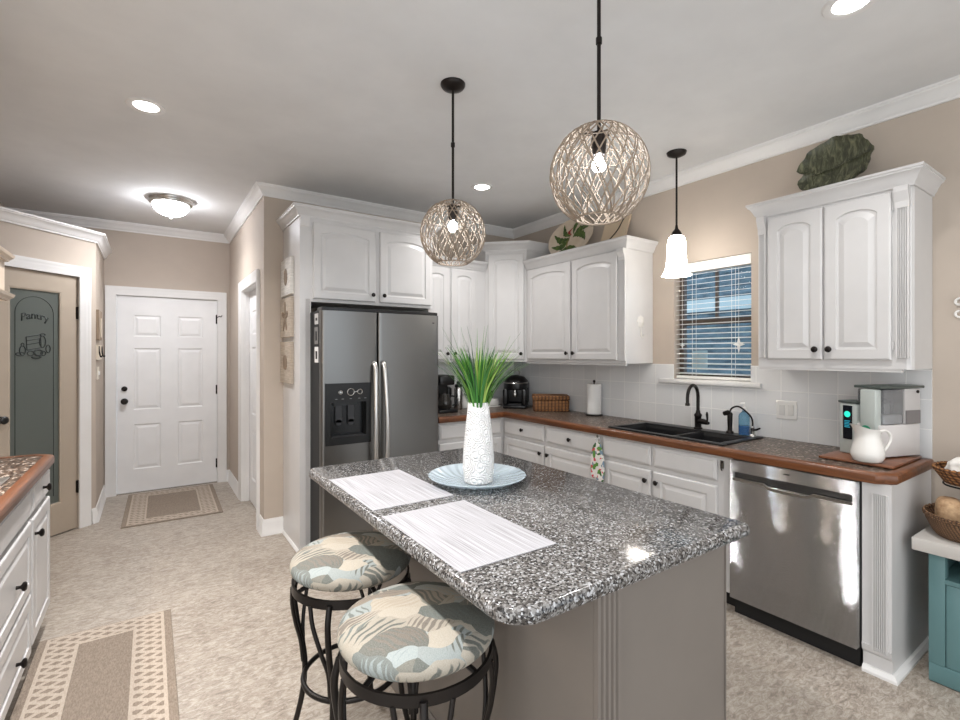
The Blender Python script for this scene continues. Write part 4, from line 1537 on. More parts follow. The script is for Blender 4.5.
# ---------------------------------------------------------------- stools
def stool(cx, cy, rz, label):
    t_ = thing('bar_stool', label, 'bar stool', (cx, cy, 0), rz, group='bar stools at the island', local=True)
    prof = [(0.0, 0.658), (0.18, 0.658), (0.205, 0.662), (0.216, 0.674), (0.219, 0.688), (0.213, 0.704), (0.19, 0.719), (0.14, 0.732), (0.07, 0.738), (0.0, 0.739)]
    obj('seat', lathe(B(), prof, (0, 0, 0), seg=48, cap=False), FABRIC, t_, 60)
    bm = sweep(B(), [(0.209 * math.cos(2 * PI * i / 48), 0.209 * math.sin(2 * PI * i / 48)) for i in range(48)],
               [(-0.003, 0.604), (0.005, 0.604), (0.005, 0.634), (-0.003, 0.634)], closed=True)
    fr_ = obj('seat_ring', bm, IRON, t_, 40)
    bm = B()
    for i in range(2):
        a = i * PI / 2 + PI / 4
        c_, s_ = math.cos(a), math.sin(a)
        tube(bm, [(-0.204 * c_, -0.204 * s_, 0.622), (-0.13 * c_, -0.13 * s_, 0.649), (0.13 * c_, 0.13 * s_, 0.649), (0.204 * c_, 0.204 * s_, 0.622)], 0.008, 8)
    obj('seat_support', bm, IRON, fr_, 40)
    for i in range(4):
        a = i * PI / 2

        def P(r, z, da=0.0):
            return (r * math.cos(a + da), r * math.sin(a + da), z)
        bm = B()
        tube(bm, smoothpath([P(0.212, 0.618), P(0.226, 0.55), P(0.212, 0.44), P(0.192, 0.36), P(0.183, 0.28), P(0.192, 0.18), P(0.215, 0.08), P(0.238, 0.006)], 5), 0.0105, 8)
        for sg in (-1, 1):
            tube(bm, smoothpath([P(0.209, 0.606, sg * 0.36), P(0.212, 0.54, sg * 0.29), P(0.206, 0.45, sg * 0.15), P(0.196, 0.38, sg * 0.055), P(0.186, 0.30, sg * 0.05)], 5), 0.0075, 8)
        obj('leg', bm, IRON, t_, 50)
    pts = [(0.172 * math.cos(2 * PI * i / 48), 0.172 * math.sin(2 * PI * i / 48), 0.275) for i in range(48)]
    obj('foot_ring', tube(B(), pts, 0.0095, 8, True), IRON, t_, 50)
    return t_


az = lambda cx, cy: math.atan2(cy, cx)
stool(0.622, 1.755, az(0.622, 1.755) + PI + math.radians(-20), 'round bar stool with leaf-print cushion at the far end of the island')
stool(0.622, 1.222, az(0.622, 1.222) + PI + math.radians(4), 'round bar stool with leaf-print cushion nearest the camera')

# ---------------------------------------------------------------- rugs
def rug(x0, x1, y0, y1, bw, ex, ey, rz, label):
    hx, hy = (x1 - x0) / 2, (y1 - y0) / 2
    bm = bx(-hx, hx, -hy, hy, 0.0, 0.007, 0.002, 1)
    o = obj('rug', bm, rug_mat('woven_rug_%d' % int(abs(y0) * 10), hx, hy, bw, ex, ey))
    o.location = ((x0 + x1) / 2, (y0 + y1) / 2, 0.0004)
    o.rotation_euler = (0, 0, rz)
    setp(o, label, 'rug', 'bordered woven rugs')
    return o


rug(-0.195, 0.560, 4.97, 6.10, 0.135, 0.035, 0.03, math.radians(-1), 'small taupe rug with cream lattice border before the white entry door')
rug(-0.462, 0.095, 1.75, 3.24, 0.135, 0.034, 0.005, 0.0, 'long taupe runner with cream lattice border before the left drawers')

# ---------------------------------------------------------------- pendant lamps
def globe_pendant(cx, cy, zc, R, label):
    t_ = thing('globe_pendant', label, 'pendant lamp', (cx, cy, zc - R), group='woven globe pendants over the island')
    obj('canopy', lathe(B(), [(0.058, 0), (0.060, 0.006), (0.056, 0.016), (0.030, 0.026), (0.012, 0.030)][::-1] and [(0.012, H - 0.034), (0.030, H - 0.030), (0.054, H - 0.020), (0.062, H - 0.008), (0.062, H - 0.0005)], (cx, cy, 0), seg=28), BRONZE, t_, 40)
    bm = tube(B(), [(cx, cy, H - 0.03), (cx, cy, zc + R * 0.92)], 0.0065, 10)
    zm = (H + zc + R) / 2 - 0.01
    lathe(bm, [(0.007, -0.012), (0.0105, -0.010), (0.0105, 0.010), (0.007, 0.012)], (cx, cy, zm), seg=12)
    obj('rod', bm, BRONZE, t_, 40)
    # socket cluster
    bm = lathe(B(), [(0.010, 0.06), (0.022, 0.055), (0.026, 0.03), (0.022, -0.01), (0.018, -0.02)], (cx, cy, zc + R - 0.075), seg=16)
    for i in range(3):
        a = i * 2 * PI / 3
        tube(bm, [(cx, cy, zc + R * 0.86), (cx + 0.3 * R * math.cos(a), cy + 0.3 * R * math.sin(a), zc + R * 0.90)], 0.004, 6)
    obj('socket', bm, BRONZE, t_, 40)
    # woven shade: two families of strands round a squashed sphere, open below
    bm = B()
    t0, t1 = math.radians(14), math.radians(152)
    ns_ = 32
    rr_ = random.Random(int(cx * 1000))
    for fam in (-1, 1):
        for i in range(ns_):
            off = 2 * PI * (i + rr_.uniform(-0.22, 0.22)) / ns_
            tws = fam * rr_.uniform(1.0, 1.5)
            pts = []
            n = 22
            for j in range(n + 1):
                th = t0 + (t1 - t0) * j / n
                ph = off + tws * (j / n)
                r = R * (1.0 + 0.006 * fam)
                pts.append((cx + r * math.sin(th) * math.cos(ph), cy + r * math.sin(th) * math.sin(ph), zc + 1.03 * R * math.cos(th)))
            tube(bm, pts, 0.0025, 5)
    for th, rw in ((t0, 0.003), (math.radians(62), 0.0018), (t1, 0.0034)):
        pts = [(cx + R * math.sin(th) * math.cos(i * PI / 20), cy + R * math.sin(th) * math.sin(i * PI / 20), zc + 1.03 * R * math.cos(th)) for i in range(40)]
        tube(bm, pts, rw, 6, True)
    obj('shade', bm, GLOBE, t_, 60)
    bm = bmesh.new()
    bmesh.ops.create_icosphere(bm, subdivisions=2, radius=0.024, matrix=Matrix.Translation((cx, cy, zc + R * 0.22)) @ Matrix.Diagonal((1, 1, 1.15, 1)))
    obj('bulb', bm, BULB, t_, 60)
    bm = lathe(B(), [(0.013, 0), (0.013, R * 0.28)], (cx, cy, zc + R * 0.42), seg=12)
    obj('bulb_holder', bm, BRONZE, t_, 40)


globe_pendant(1.245, 2.058, 2.049, 0.160, 'woven globe pendant hanging over the far end of the island')
globe_pendant(1.231, 1.098, 2.046, 0.160, 'woven globe pendant hanging over the near end of the island')

bp = thing('bell_pendant', 'white glass bell pendant on a dark stem hanging before the window over the sink', 'pendant lamp', (2.90, 1.912, 1.97))
px_, py_ = 2.90, 1.912
obj('canopy', lathe(B(), [(0.010, H - 0.036), (0.030, H - 0.030), (0.058, H - 0.016), (0.064, H - 0.0005)], (px_, py_, 0), seg=28), BRONZE, bp, 40)
obj('stem', tube(B(), [(px_, py_, H - 0.03), (px_, py_, 2.29)], 0.0065, 10), BRONZE, bp, 40)
obj('fitter', lathe(B(), [(0.008, 2.31), (0.012, 2.285), (0.030, 2.262), (0.036, 2.240), (0.034, 2.236)], (px_, py_, 0), seg=20), BRONZE, bp, 40)
obj('glass_shade', lathe(B(), [(0.034, 2.240), (0.050, 2.225), (0.058, 2.19), (0.060, 2.14), (0.062, 2.08), (0.068, 2.03), (0.080, 1.995), (0.094, 1.973),
                               (0.090, 1.973), (0.076, 1.998), (0.064, 2.03), (0.056, 2.10), (0.053, 2.19), (0.044, 2.222), (0.03, 2.236)], (px_, py_, 0), seg=32, cap=False), MILK, bp, 40)

# flush mount in the hall
fm = thing('ceiling_light', 'flush dome ceiling light with a brushed metal rim in the hall', 'ceiling light', (0.148, 5.0, 2.64))
fx_, fy_ = 0.148, 5.0
obj('rim', lathe(B(), [(0.175, H - 0.0005), (0.175, H - 0.012), (0.167, H - 0.022), (0.165, H - 0.034), (0.150, H - 0.046), (0.136, H - 0.046), (0.136, H - 0.0005)], (fx_, fy_, 0), seg=40), CHROME, fm, 40)
obj('glass_dome', lathe(B(), [(0.140, H - 0.040), (0.132, H - 0.075), (0.106, H - 0.110), (0.062, H - 0.132), (0.02, H - 0.140), (0.001, H - 0.1405)], (fx_, fy_, 0), seg=40, cap=False), DOME, fm, 60)
sl_d = bpy.data.lights.new('dome_lamp', 'SPOT')
sl_d.energy = HALL_W
sl_d.color = (0.97, 0.985, 1.0)
sl_d.spot_size = math.radians(165)
sl_d.spot_blend = 0.8
sl_d.shadow_soft_size = 0.03
sl = bpy.data.objects.new('dome_lamp', sl_d)
COL.objects.link(sl)
sl.parent = fm
sl.location = (0, 0, H - 0.19 - 2.64)
obj('finial', lathe(B(), [(0.004, H - 0.138), (0.014, H - 0.146), (0.008, H - 0.155), (0.010, H - 0.162), (0.002, H - 0.172)], (fx_, fy_, 0), seg=14), CHROME, fm, 40)

for cx, cy, lb in ((-0.02, 3.182, 'round recessed ceiling light between the hall and the island'), (2.207, 3.195, 'round recessed ceiling light near the back corner cabinets'),
                   (2.215, 0.72, 'round recessed ceiling light at the top edge right of the near globe'), (-0.02, 0.72, None), (-0.02, 1.95, 0)):  # last one is unseen, added to bring out the dishwasher streaks
    if not lb:
        lb = 'round recessed ceiling light above the camera' if lb is None else 'added unseen recessed ceiling light between the left counter and the stools'
    t_ = thing('recessed_light', lb, 'ceiling light', (cx, cy, H - 0.008), group='recessed ceiling lights')
    obj('trim_ring', lathe(B(), [(0.062, H - 0.0005), (0.060, H - 0.004), (0.075, H - 0.008), (0.088, H - 0.006), (0.092, H - 0.0005)], (cx, cy, 0), seg=36), WHITE, t_, 40)
    obj('lens', lathe(B(), [(0.060, H - 0.0025), (0.03, H - 0.0035), (0.001, H - 0.004)], (cx, cy, 0), seg=32, cap=False), LENS, t_, 60)
    ar = area_light('recessed_lamp', (cx, cy, H - 0.012), 0.12, RECESS_LEFT_W if cx < 1 else RECESS_W, (1, 0.98, 0.965), 125)
    ar.parent = t_
    ar.location = (0, 0, -0.006)

# ---------------------------------------------------------------- counter items
def put(name, bm, mat, label, cat, group=None, smooth=40):
    return setp(obj(name, bm, mat, None, smooth), label, cat, group)


CT = 0.9155
# coffee maker half hidden by the fridge
cm = thing('coffee_maker', 'black drip coffee maker with glass jug beside the refrigerator', 'coffee maker', (2.235, 3.86, CT))
obj('base', bx(2.13, 2.325, 3.75, 3.98, CT, CT + 0.03, 0.008), BLACK, cm, 40)
obj('column', bx(2.15, 2.305, 3.90, 3.98, CT + 0.03, CT + 0.34, 0.01), BLACK, cm, 40)
obj('brew_head', bx(2.15, 2.305, 3.77, 3.98, CT + 0.25, CT + 0.34, 0.015), BLACK, cm, 40)
j = obj('jug', lathe(B(), [(0.05, 0.03), (0.066, 0.05), (0.066, 0.10), (0.045, 0.15), (0.042, 0.17)], (2.228, 3.83, CT), seg=20), M('jug_glass', (70, 66, 62), 0.08, Transmission_Weight=0.5).m, cm, 40)
obj('jug_handle', tube(B(), smoothpath([(2.27, 3.80, CT + 0.15), (2.31, 3.775, CT + 0.14), (2.315, 3.775, CT + 0.08), (2.285, 3.79, CT + 0.06)], 4), 0.007, 8), BLACK, j, 40)

th = thing('thermos', 'brushed steel thermos with black lid between the coffee maker and the grass', 'thermos', (2.45, 3.95, CT))
obj('flask', lathe(B(), [(0.038, 0), (0.040, 0.004), (0.040, 0.20), (0.034, 0.215)], (2.45, 3.95, CT), seg=20), CHROME, th, 40)
obj('lid', lathe(B(), [(0.034, 0.215), (0.036, 0.22), (0.034, 0.24), (0.018, 0.247), (0.016, 0.27), (0.002, 0.273)], (2.45, 3.95, CT), seg=18), BLACK, th, 40)
put('grinder', lathe(B(), [(0.038, 0), (0.040, 0.01), (0.034, 0.05), (0.034, 0.13), (0.040, 0.15), (0.040, 0.20), (0.02, 0.22), (0.002, 0.222)], (2.372, 4.02, CT), seg=18), BLACK,
    'black coffee grinder just behind the steel thermos', 'grinder')
cn = thing('canister', 'white lidded canister on the back worktop left of the grass', 'canister', (2.575, 4.03, CT))
obj('pot', lathe(B(), [(0.050, 0), (0.054, 0.006), (0.054, 0.105), (0.051, 0.11)], (2.575, 4.03, CT), seg=22), CERAM, cn, 40)
obj('lid', lathe(B(), [(0.054, 0.11), (0.054, 0.12), (0.03, 0.132), (0.012, 0.136), (0.012, 0.148), (0.002, 0.15)], (2.575, 4.03, CT), seg=22), CERAM, cn, 40)
bd = thing('butter_dish', 'low white lidded dish on the back worktop right of the grass', 'dish', (2.845, 3.96, CT))
obj('dish', bx(2.755, 2.935, 3.91, 4.01, CT, CT + 0.012, 0.004), CERAM, bd, 40)
obj('lid', bx(2.765, 2.925, 3.918, 4.002, CT + 0.012, CT + 0.085, 0.018, 3), CERAM, bd, 40)
obj('lid_knob', lathe(B(), [(0.008, 0), (0.012, 0.012), (0.004, 0.02)], (2.845, 3.96, CT + 0.084), seg=12), CERAM, bd, 40)
put('storage_box', bx(2.80, 2.95, 4.07, 4.135, CT, CT + 0.15, 0.004), M('navy_box', (40, 52, 78), 0.5).m, 'small navy box at the back wall behind the white lidded dish', 'box')

# pod brewer across the corner (rotated to face the room)
kb = thing('pod_brewer', 'black rounded single-cup brewer with a raised silver handle in the corner', 'coffee maker', (3.04, 3.80, CT), math.radians(-45), local=True)
# local: +x viewer's right, -y towards the viewer
obj('base', bx(-0.115, 0.115, -0.15, 0.12, 0, 0.03, 0.012), BLACK, kb, 40)
obj('reservoir', bx(-0.125, 0.125, -0.02, 0.13, 0.03, 0.26, 0.03, 4), BLACK, kb, 40)
bm = bx(-0.118, -0.07, -0.13, 0.0, 0.03, 0.19, 0.015, 3)
box(bm, 0.07, 0.118, -0.13, 0.0, 0.03, 0.19, 0.015, 3)
obj('cheek', bm, BLACK, kb, 40)
obj('brew_head', lathe(B(), [(0.10, 0.18), (0.118, 0.19), (0.122, 0.235), (0.118, 0.27), (0.09, 0.305), (0.04, 0.322), (0.002, 0.325)], (0, -0.015, 0), seg=28, sy=1.05), BLACK, kb, 40)
pts = [(0.119 * math.cos(a), -0.015 - 0.125 * math.sin(a), 0.247) for a in [PI * i / 16 for i in range(17)]]
obj('chrome_band', tube(B(), pts, 0.006, 6), HANDLE, kb, 40)
obj('handle', tube(B(), smoothpath([(-0.06, -0.03, 0.315), (-0.05, -0.055, 0.365), (0.03, -0.06, 0.372), (0.045, -0.04, 0.32)], 4), 0.007, 8), HANDLE, kb, 40)
obj('drip_tray', bx(-0.065, 0.065, -0.145, -0.03, 0.03, 0.042, 0.003), M('tray_grey', (60, 60, 62), 0.3, 0.7).m, kb)
obj('nozzle', lathe(B(), [(0.020, 0.115), (0.024, 0.13), (0.018, 0.15), (0.014, 0.18)], (0, -0.09, 0), seg=14), CHROME, kb, 40)

wb = thing('wicker_box', 'lidded rectangular brown wicker box on the worktop left of the paper towels', 'basket', (3.12, 3.38, CT), math.radians(-38), local=True)
obj('box', bx(-0.165, 0.165, -0.10, 0.10, 0, 0.105, 0.01), WICK, wb, 40)
obj('lid', bx(-0.17, 0.17, -0.105, 0.105, 0.106, 0.150, 0.010), WICK, wb, 40)

pt = thing('paper_towel_holder', 'white paper towel roll on a dark upright holder against the tiles', 'paper towel', (3.19, 2.90, CT))
obj('base', lathe(B(), [(0.075, 0), (0.075, 0.008), (0.06, 0.012), (0.01, 0.013)], (3.19, 2.90, CT), seg=26), BRONZE, pt, 40)
obj('rod', lathe(B(), [(0.006, 0.01), (0.006, 0.285), (0.012, 0.292), (0.010, 0.305), (0.002, 0.31)], (3.19, 2.90, CT), seg=12), BRONZE, pt, 40)
obj('roll', lathe(B(), [(0.018, 0.014), (0.060, 0.014), (0.062, 0.018), (0.062, 0.268), (0.060, 0.272), (0.018, 0.272)], (3.19, 2.90, CT), seg=30), PAPER, pt, 40)

# cutting board, ice maker, pitcher
BZT = CT + 0.004
put('cutting_board', bx(2.82, 3.245, 0.752, 1.055, BZT, BZT + 0.012, 0.003), BOARDM, 'reddish brown wooden board under the ice maker at the counter end', 'cutting board', smooth=40)
zb = BZT + 0.0125
im = thing('ice_maker', 'grey countertop ice maker with a lit teal display on the wooden board', 'ice maker', (2.955, 0.842, zb), math.radians(-18), local=True)
# local: x runs back along the machine side, y along its front (towards the far end); front faces -x
SAGE = M('sage_grey_plastic', (176, 182, 178), 0.35).m
LGREY = M('light_grey_plastic', (206, 202, 200), 0.4).m
DLID = M('dark_green_lid', (72, 80, 76), 0.3).m
obj('lower_body', bx(0.004, 0.285, 0.0, 0.135, 0.006, 0.165, 0.006), LGREY, im, 40)
obj('front_column', bx(-0.015, 0.03, 0.010, 0.085, 0.10, 0.342, 0.008), SAGE, im, 40)
obj('front_base', bx(-0.012, 0.03, 0.008, 0.105, 0.006, 0.10, 0.006), BLACK, im, 40)
obj('ice_drawer', bx(0.034, 0.170, 0.004, 0.130, 0.168, 0.340, 0.004), TANKG, im, 40)
obj('ice', bx(0.04, 0.165, 0.010, 0.124, 0.170, 0.215, 0.004), M('ice_white', (226, 230, 232), 0.3).m, im)
obj('rear_housing', bx(0.173, 0.285, 0.0, 0.135, 0.166, 0.344, 0.004), M('pale_grey_back', (190, 186, 184), 0.35).m, im, 40)
obj('smoked_window', bx(0.178, 0.280, -0.004, -0.0005, 0.168, 0.235), M('smoked', (120, 116, 116), 0.2).m, im)
obj('lid', bx(0.0, 0.305, -0.008, 0.125, 0.346, 0.360, 0.004), DLID, im, 40)
obj('side_tank', bx(0.0, 0.22, 0.110, 0.200, 0.0, 0.262, 0.008), SAGE, im, 40)
obj('tank_lid', bx(-0.004, 0.225, 0.108, 0.204, 0.263, 0.275, 0.004), DLID, im, 40)
scr = obj('display', bx(-0.004, -0.0005, 0.130, 0.178, 0.075, 0.25, 0.002), M('display_black', (8, 14, 22), 0.15).m, im)
frM = Fr(-0.0045, 0.154, 0, -1)
TEALE = emis('teal_led', (40, 205, 180), 0.8)
BLUEE = emis('blue_led', (30, 130, 150), 0.7)
bm = lathe(B(), [(0.016, 0), (0.016, 0.0006)], (-0.0045, 0.154, 0.205), (-1, 0, 0), 24)
obj('lit_icon', bm, TEALE, scr)
bm = B()
for i, z in enumerate((0.168, 0.160, 0.152, 0.144, 0.136)):
    fbox(bm, frM, -0.014, 0.014 - 0.004 * (i % 2), z, z + 0.004, 0.0, 0.0006)
obj('lit_lines', bm, BLUEE, scr)
bm = lathe(B(), [(0.026, 0), (0.026, 0.002), (0.02, 0.003)], (-0.0155, 0.055, 0.135), (-1, 0, 0), 24)
obj('green_button', bm, M('green_disc', (20, 130, 96), 0.4).m, im, 40)
bm = lathe(B(), [(0.008, 0), (0.008, 0.004)], (0.262, -0.001, 0.328), (0, -1, 0), 12)
obj('hinge_pin', bm, BRONZE, im, 40)

pi_ = thing('pitcher', 'white ceramic pitcher with a curved handle before the ice maker', 'pitcher', (2.865, 0.848, BZT + 0.0125))
pzb = BZT + 0.0125
px0, py0 = 2.862, 0.862
va = Vector((0.83, -0.56, 0)).normalized()      # towards the handle (viewer's right)
bm = B()
prof = [(0.048, 0.0), (0.056, 0.004), (0.066, 0.025), (0.067, 0.045), (0.060, 0.08), (0.051, 0.11), (0.048, 0.13), (0.051, 0.15), (0.055, 0.160)]
rows = []
sg = 36
for r, z in prof + [(0.051, 0.158), (0.044, 0.13), (0.044, 0.10), (0.052, 0.03), (0.0, 0.02)]:
    row = []
    for i in range(sg):
        a = 2 * PI * i / sg
        dirv = va * math.cos(a) + Vector((-va.y, va.x, 0)) * math.sin(a)
        lip = max(0, -math.cos(a)) ** 3
        up = max(0, (z - 0.10) / 0.06)
        rr = r * (1 + 0.42 * lip * up ** 1.5)
        zz = z + up * (0.022 * lip - 0.018 * max(0, math.cos(a)) ** 1 * 1.0)
        row.append(bm.verts.new(Vector((px0, py0, pzb + zz)) + dirv * rr))
    rows.append(row)
for p, q_ in zip(rows, rows[1:]):
    for i in range(sg):
        j = (i + 1) % sg
        bm.faces.new((p[i], p[j], q_[j], q_[i]))
bm.faces.new(rows[0][::-1])
obj('body', bm, CERAM, pi_, 60)
hp = [(0.044, 0.112), (0.056, 0.138), (0.085, 0.148), (0.110, 0.128), (0.110, 0.095), (0.088, 0.058), (0.066, 0.036), (0.060, 0.030)]
obj('handle', tube(B(), smoothpath([Vector((px0, py0, pzb + z)) + va * r for r, z in hp], 5), 0.0065, 10), CERAM, pi_, 60)

# oven mitt hanging at the base cabinets
om = thing('oven_mitt', 'floral oven mitt hanging on a hook from the counter edge left of the sink', 'oven mitt', (2.655, 2.385, 0.60))
k = M('tropical_print', (230, 228, 224), 0.9)
v_ = k.co()
vo = k.n('ShaderNodeTexVoronoi')
vo.inputs['Scale'].default_value = 46
k.l(v_, vo.inputs['Vector'])
sp = k.n('ShaderNodeSeparateColor')
k.l(vo.outputs['Color'], sp.inputs[0])
k.color(k.ramp(sp.outputs[0], [(0, (226, 222, 216)), (0.34, (92, 140, 62)), (0.5, (60, 100, 54)), (0.62, (222, 216, 212)), (0.86, (204, 72, 84)), (0.94, (120, 140, 156))], 'CONSTANT'))
frT = Fr(2.650, 2.375, 0, -1)
out = [(a_, 0.815 + (b_ - 0.82) * 1.18) for a_, b_ in ((-0.020, 0.82), (-0.045, 0.79), (-0.058, 0.73), (-0.066, 0.66), (-0.058, 0.61), (-0.04, 0.595), (-0.022, 0.62), (-0.012, 0.60), (0.010, 0.575), (0.038, 0.575), (0.052, 0.60), (0.055, 0.66), (0.045, 0.74), (0.030, 0.80), (0.012, 0.825))]
bm = prism(B(), out, -0.012, 0.008, lambda a, b, c: frT(a, b, c))
bmesh.ops.bevel(bm, geom=[e for e in bm.edges], offset=0.005, segments=2, affect='EDGES')
obj('mitt', bm, k.m, om, 60)
obj('loop', tube(B(), smoothpath([frT(-0.006, 0.815, 0), frT(-0.010, 0.850, 0.0), frT(0.0, 0.862, 0.0), frT(0.010, 0.850, 0.0), frT(0.006, 0.815, 0)], 4), 0.003, 6), CHROME, om)
obj('hook', tube(B(), smoothpath([frT(0.0, 0.858, -0.012), frT(0.0, 0.852, 0.002), frT(0.0, 0.862, 0.008), frT(0.0, 0.872, 0.004)], 4), 0.003, 6), BRONZE, om)
ck = thing('cabinet_lock', 'small metal clip on the sink cabinet face beside the dishwasher', 'clip', (2.69, 1.49, 0.79))
obj('plate', bx(2.695, 2.6995, 1.478, 1.500, 0.795, 0.842, 0.001), CHROME, ck)
obj('loop', tube(B(), smoothpath([(2.694, 1.489, 0.84), (2.684, 1.489, 0.82), (2.686, 1.489, 0.795), (2.694, 1.489, 0.785)], 4), 0.004, 6), BRONZE, ck, 40)

# on top of the wall cabinets
k = M('leaf_print_platter', (206, 190, 168), 0.3)
P_ = k.co()
o_ = k.xyz(P_)
k.color(k.ramp(k.noise(P_, 6, 3), [(0.3, (196, 176, 152)), (0.7, (220, 206, 188))]))
PLM = k.m
op_ = thing('oval_platter', 'cream oval platter painted with green banana leaves leaning above the left wall cabinet', 'platter', (3.15, 3.18, 2.335), local=True)
tiltm = Matrix.Rotation(math.radians(14), 4, 'Y')


def tl(u, v_, c):       # u towards viewer's right (-Y), v up, c towards the room (-X)
    q__ = tiltm @ Vector((-c, -u, v_))
    return q__


oc = 0.185
rows = []
bm = B()
for s_, c in ((0.0, 0.0), (0.6, 0.0), (0.75, 0.008), (0.97, 0.020), (1.0, 0.024), (1.0, 0.018), (0.75, -0.004), (0.0, -0.006)):
    rows.append([bm.verts.new(tl(0.280 * s_ * math.cos(2 * PI * i / 48), oc + 0.185 * s_ * math.sin(2 * PI * i / 48), c)) for i in range(48)] if s_ > 0 else [bm.verts.new(tl(0, oc, c))])
for p, q_ in zip(rows, rows[1:]):
    for i in range(48):
        j = (i + 1) % 48
        if len(p) == 1:
            bm.faces.new((p[0], q_[j], q_[i]))
        elif len(q_) == 1:
            bm.faces.new((p[i], p[j], q_[0]))
        else:
            bm.faces.new((p[i], p[j], q_[j], q_[i]))
obj('plate', bm, PLM, op_, 50)
k = M('painted_leaf_green', (84, 112, 44), 0.35)
k.color(k.ramp(k.noise(k.co(), 30, 3), [(0.3, (40, 62, 26)), (0.7, (96, 118, 54))]))
LG = k.m


def leafshape(u0, v0, u1, v1, wd, name='painted_leaf', mat=LG):
    bm_ = B()
    n = 10
    d = Vector((u1 - u0, v1 - v0))
    nn_ = Vector((-d.y, d.x)).normalized()
    L, R_ = [], []
    for i in range(n + 1):
        t = i / n
        ww = wd * math.sin(PI * min(1, t * 0.92 + 0.05)) * (0.85 + 0.3 * (i % 2))
        c = Vector((u0, v0)) + d * t + nn_ * 0.04 * math.sin(PI * t)
        c.x *= 1.05
        rr = math.hypot((c.x) / 0.280, (c.y - oc) / 0.185)
        h = 0.0012 + (0.0 if rr < 0.6 else (rr - 0.6) * 0.058)
        L.append(bm_.verts.new(tl(c.x + nn_.x * ww, c.y + nn_.y * ww, h + 0.001)))
        R_.append(bm_.verts.new(tl(c.x - nn_.x * ww, c.y - nn_.y * ww, h + 0.001)))
    for i in range(n):
        bm_.faces.new((L[i], L[i + 1], R_[i + 1], R_[i]))
    ex = bmesh.ops.extrude_face_region(bm_, geom=list(bm_.faces))
    for x in ex['geom']:
        if isinstance(x, bmesh.types.BMVert):
            x.co += Vector((-0.0008, 0, 0))
    obj(name, bm_, mat, op_)


for a in ((-0.02, 0.19, -0.21, 0.25, 0.030), (-0.02, 0.18, -0.22, 0.13, 0.030), (0.02, 0.19, 0.20, 0.25, 0.030), (0.03, 0.20, 0.18, 0.13, 0.032), (-0.01, 0.21, -0.10, 0.33, 0.024), (-0.13, 0.05, 0.13, 0.045, 0.028), (0.02, 0.22, 0.10, 0.33, 0.022)):
    leafshape(*a)
leafshape(0.0, 0.04, 0.0, 0.24, 0.008, 'painted_stem', M('painted_stem_tan', (150, 128, 80), 0.35).m)
leafshape(0.0, 0.215, 0.0, 0.285, 0.018, 'painted_flower', M('painted_red', (150, 44, 38), 0.35).m)

tp = thing('tan_plaque', 'tan decorative panel with a dark branch line standing right of the oval platter', 'wall art', (3.20, 2.72, 2.335), local=True)
obj('panel', prism(B(), [tuple(x) for x in ((-0.13, 0.0), (0.13, 0.0), (0.16, 0.27), (-0.10, 0.27))], 0, 0.015, lambda a, b, c: tl(a, b, c)), M('tan_panel', (196, 176, 150), 0.6).m, tp)
obj('branch', tube(B(), smoothpath([tl(-0.08, 0.03, 0.018), tl(-0.01, 0.09, 0.018), tl(0.05, 0.15, 0.018), tl(0.10, 0.25, 0.018)], 4), 0.004, 6), BRONZE, tp)

# green leaf dish above the right cabinet
ld_ = thing('leaf_dish', 'large dark green glazed leaf dish standing above the right wall cabinet', 'dish', (3.13, 1.105, 2.345), local=True)
bm = B()
rows = []
NN = 60
for s_, c in ((0.001, 0.0), (0.35, 0.004), (0.7, 0.012), (0.92, 0.030), (1.0, 0.040), (1.0, 0.032), (0.7, 0.002), (0.001, -0.008)):
    row = []
    for i in range(NN):
        a = 2 * PI * i / NN
        rr = 1.0 + 0.030 * math.cos(9 * a) + 0.02 * math.cos(17 * a + 1)
        notch = math.exp(-((a - PI * 0.97) / 0.16) ** 2)
        rr *= 1 - 0.20 * notch
        u_, v__ = 0.182 * rr * s_ * math.cos(a), 0.165 * rr * s_ * math.sin(a)
        ro = math.radians(12)
        row.append(bm.verts.new(tl(u_ * math.cos(ro) - v__ * math.sin(ro), 0.172 + u_ * math.sin(ro) + v__ * math.cos(ro), c)))
    rows.append(row)
for p, q_ in zip(rows, rows[1:]):
    for i in range(NN):
        j = (i + 1) % NN
        bm.faces.new((p[i], p[j], q_[j], q_[i]))
zmin = min(v_.co.z for v_ in bm.verts)
bmesh.ops.translate(bm, verts=bm.verts, vec=(0, 0, -zmin))
obj('leaf', bm, LEAFG, ld_, 60)
obj('midrib', tube(B(), smoothpath([tl(-0.17, 0.135 - zmin, 0.014), tl(-0.06, 0.155 - zmin, 0.009), tl(0.05, 0.175 - zmin, 0.009), tl(0.17, 0.205 - zmin, 0.022)], 4), [0.004] * 13, 6), LEAFG, ld_, 60)

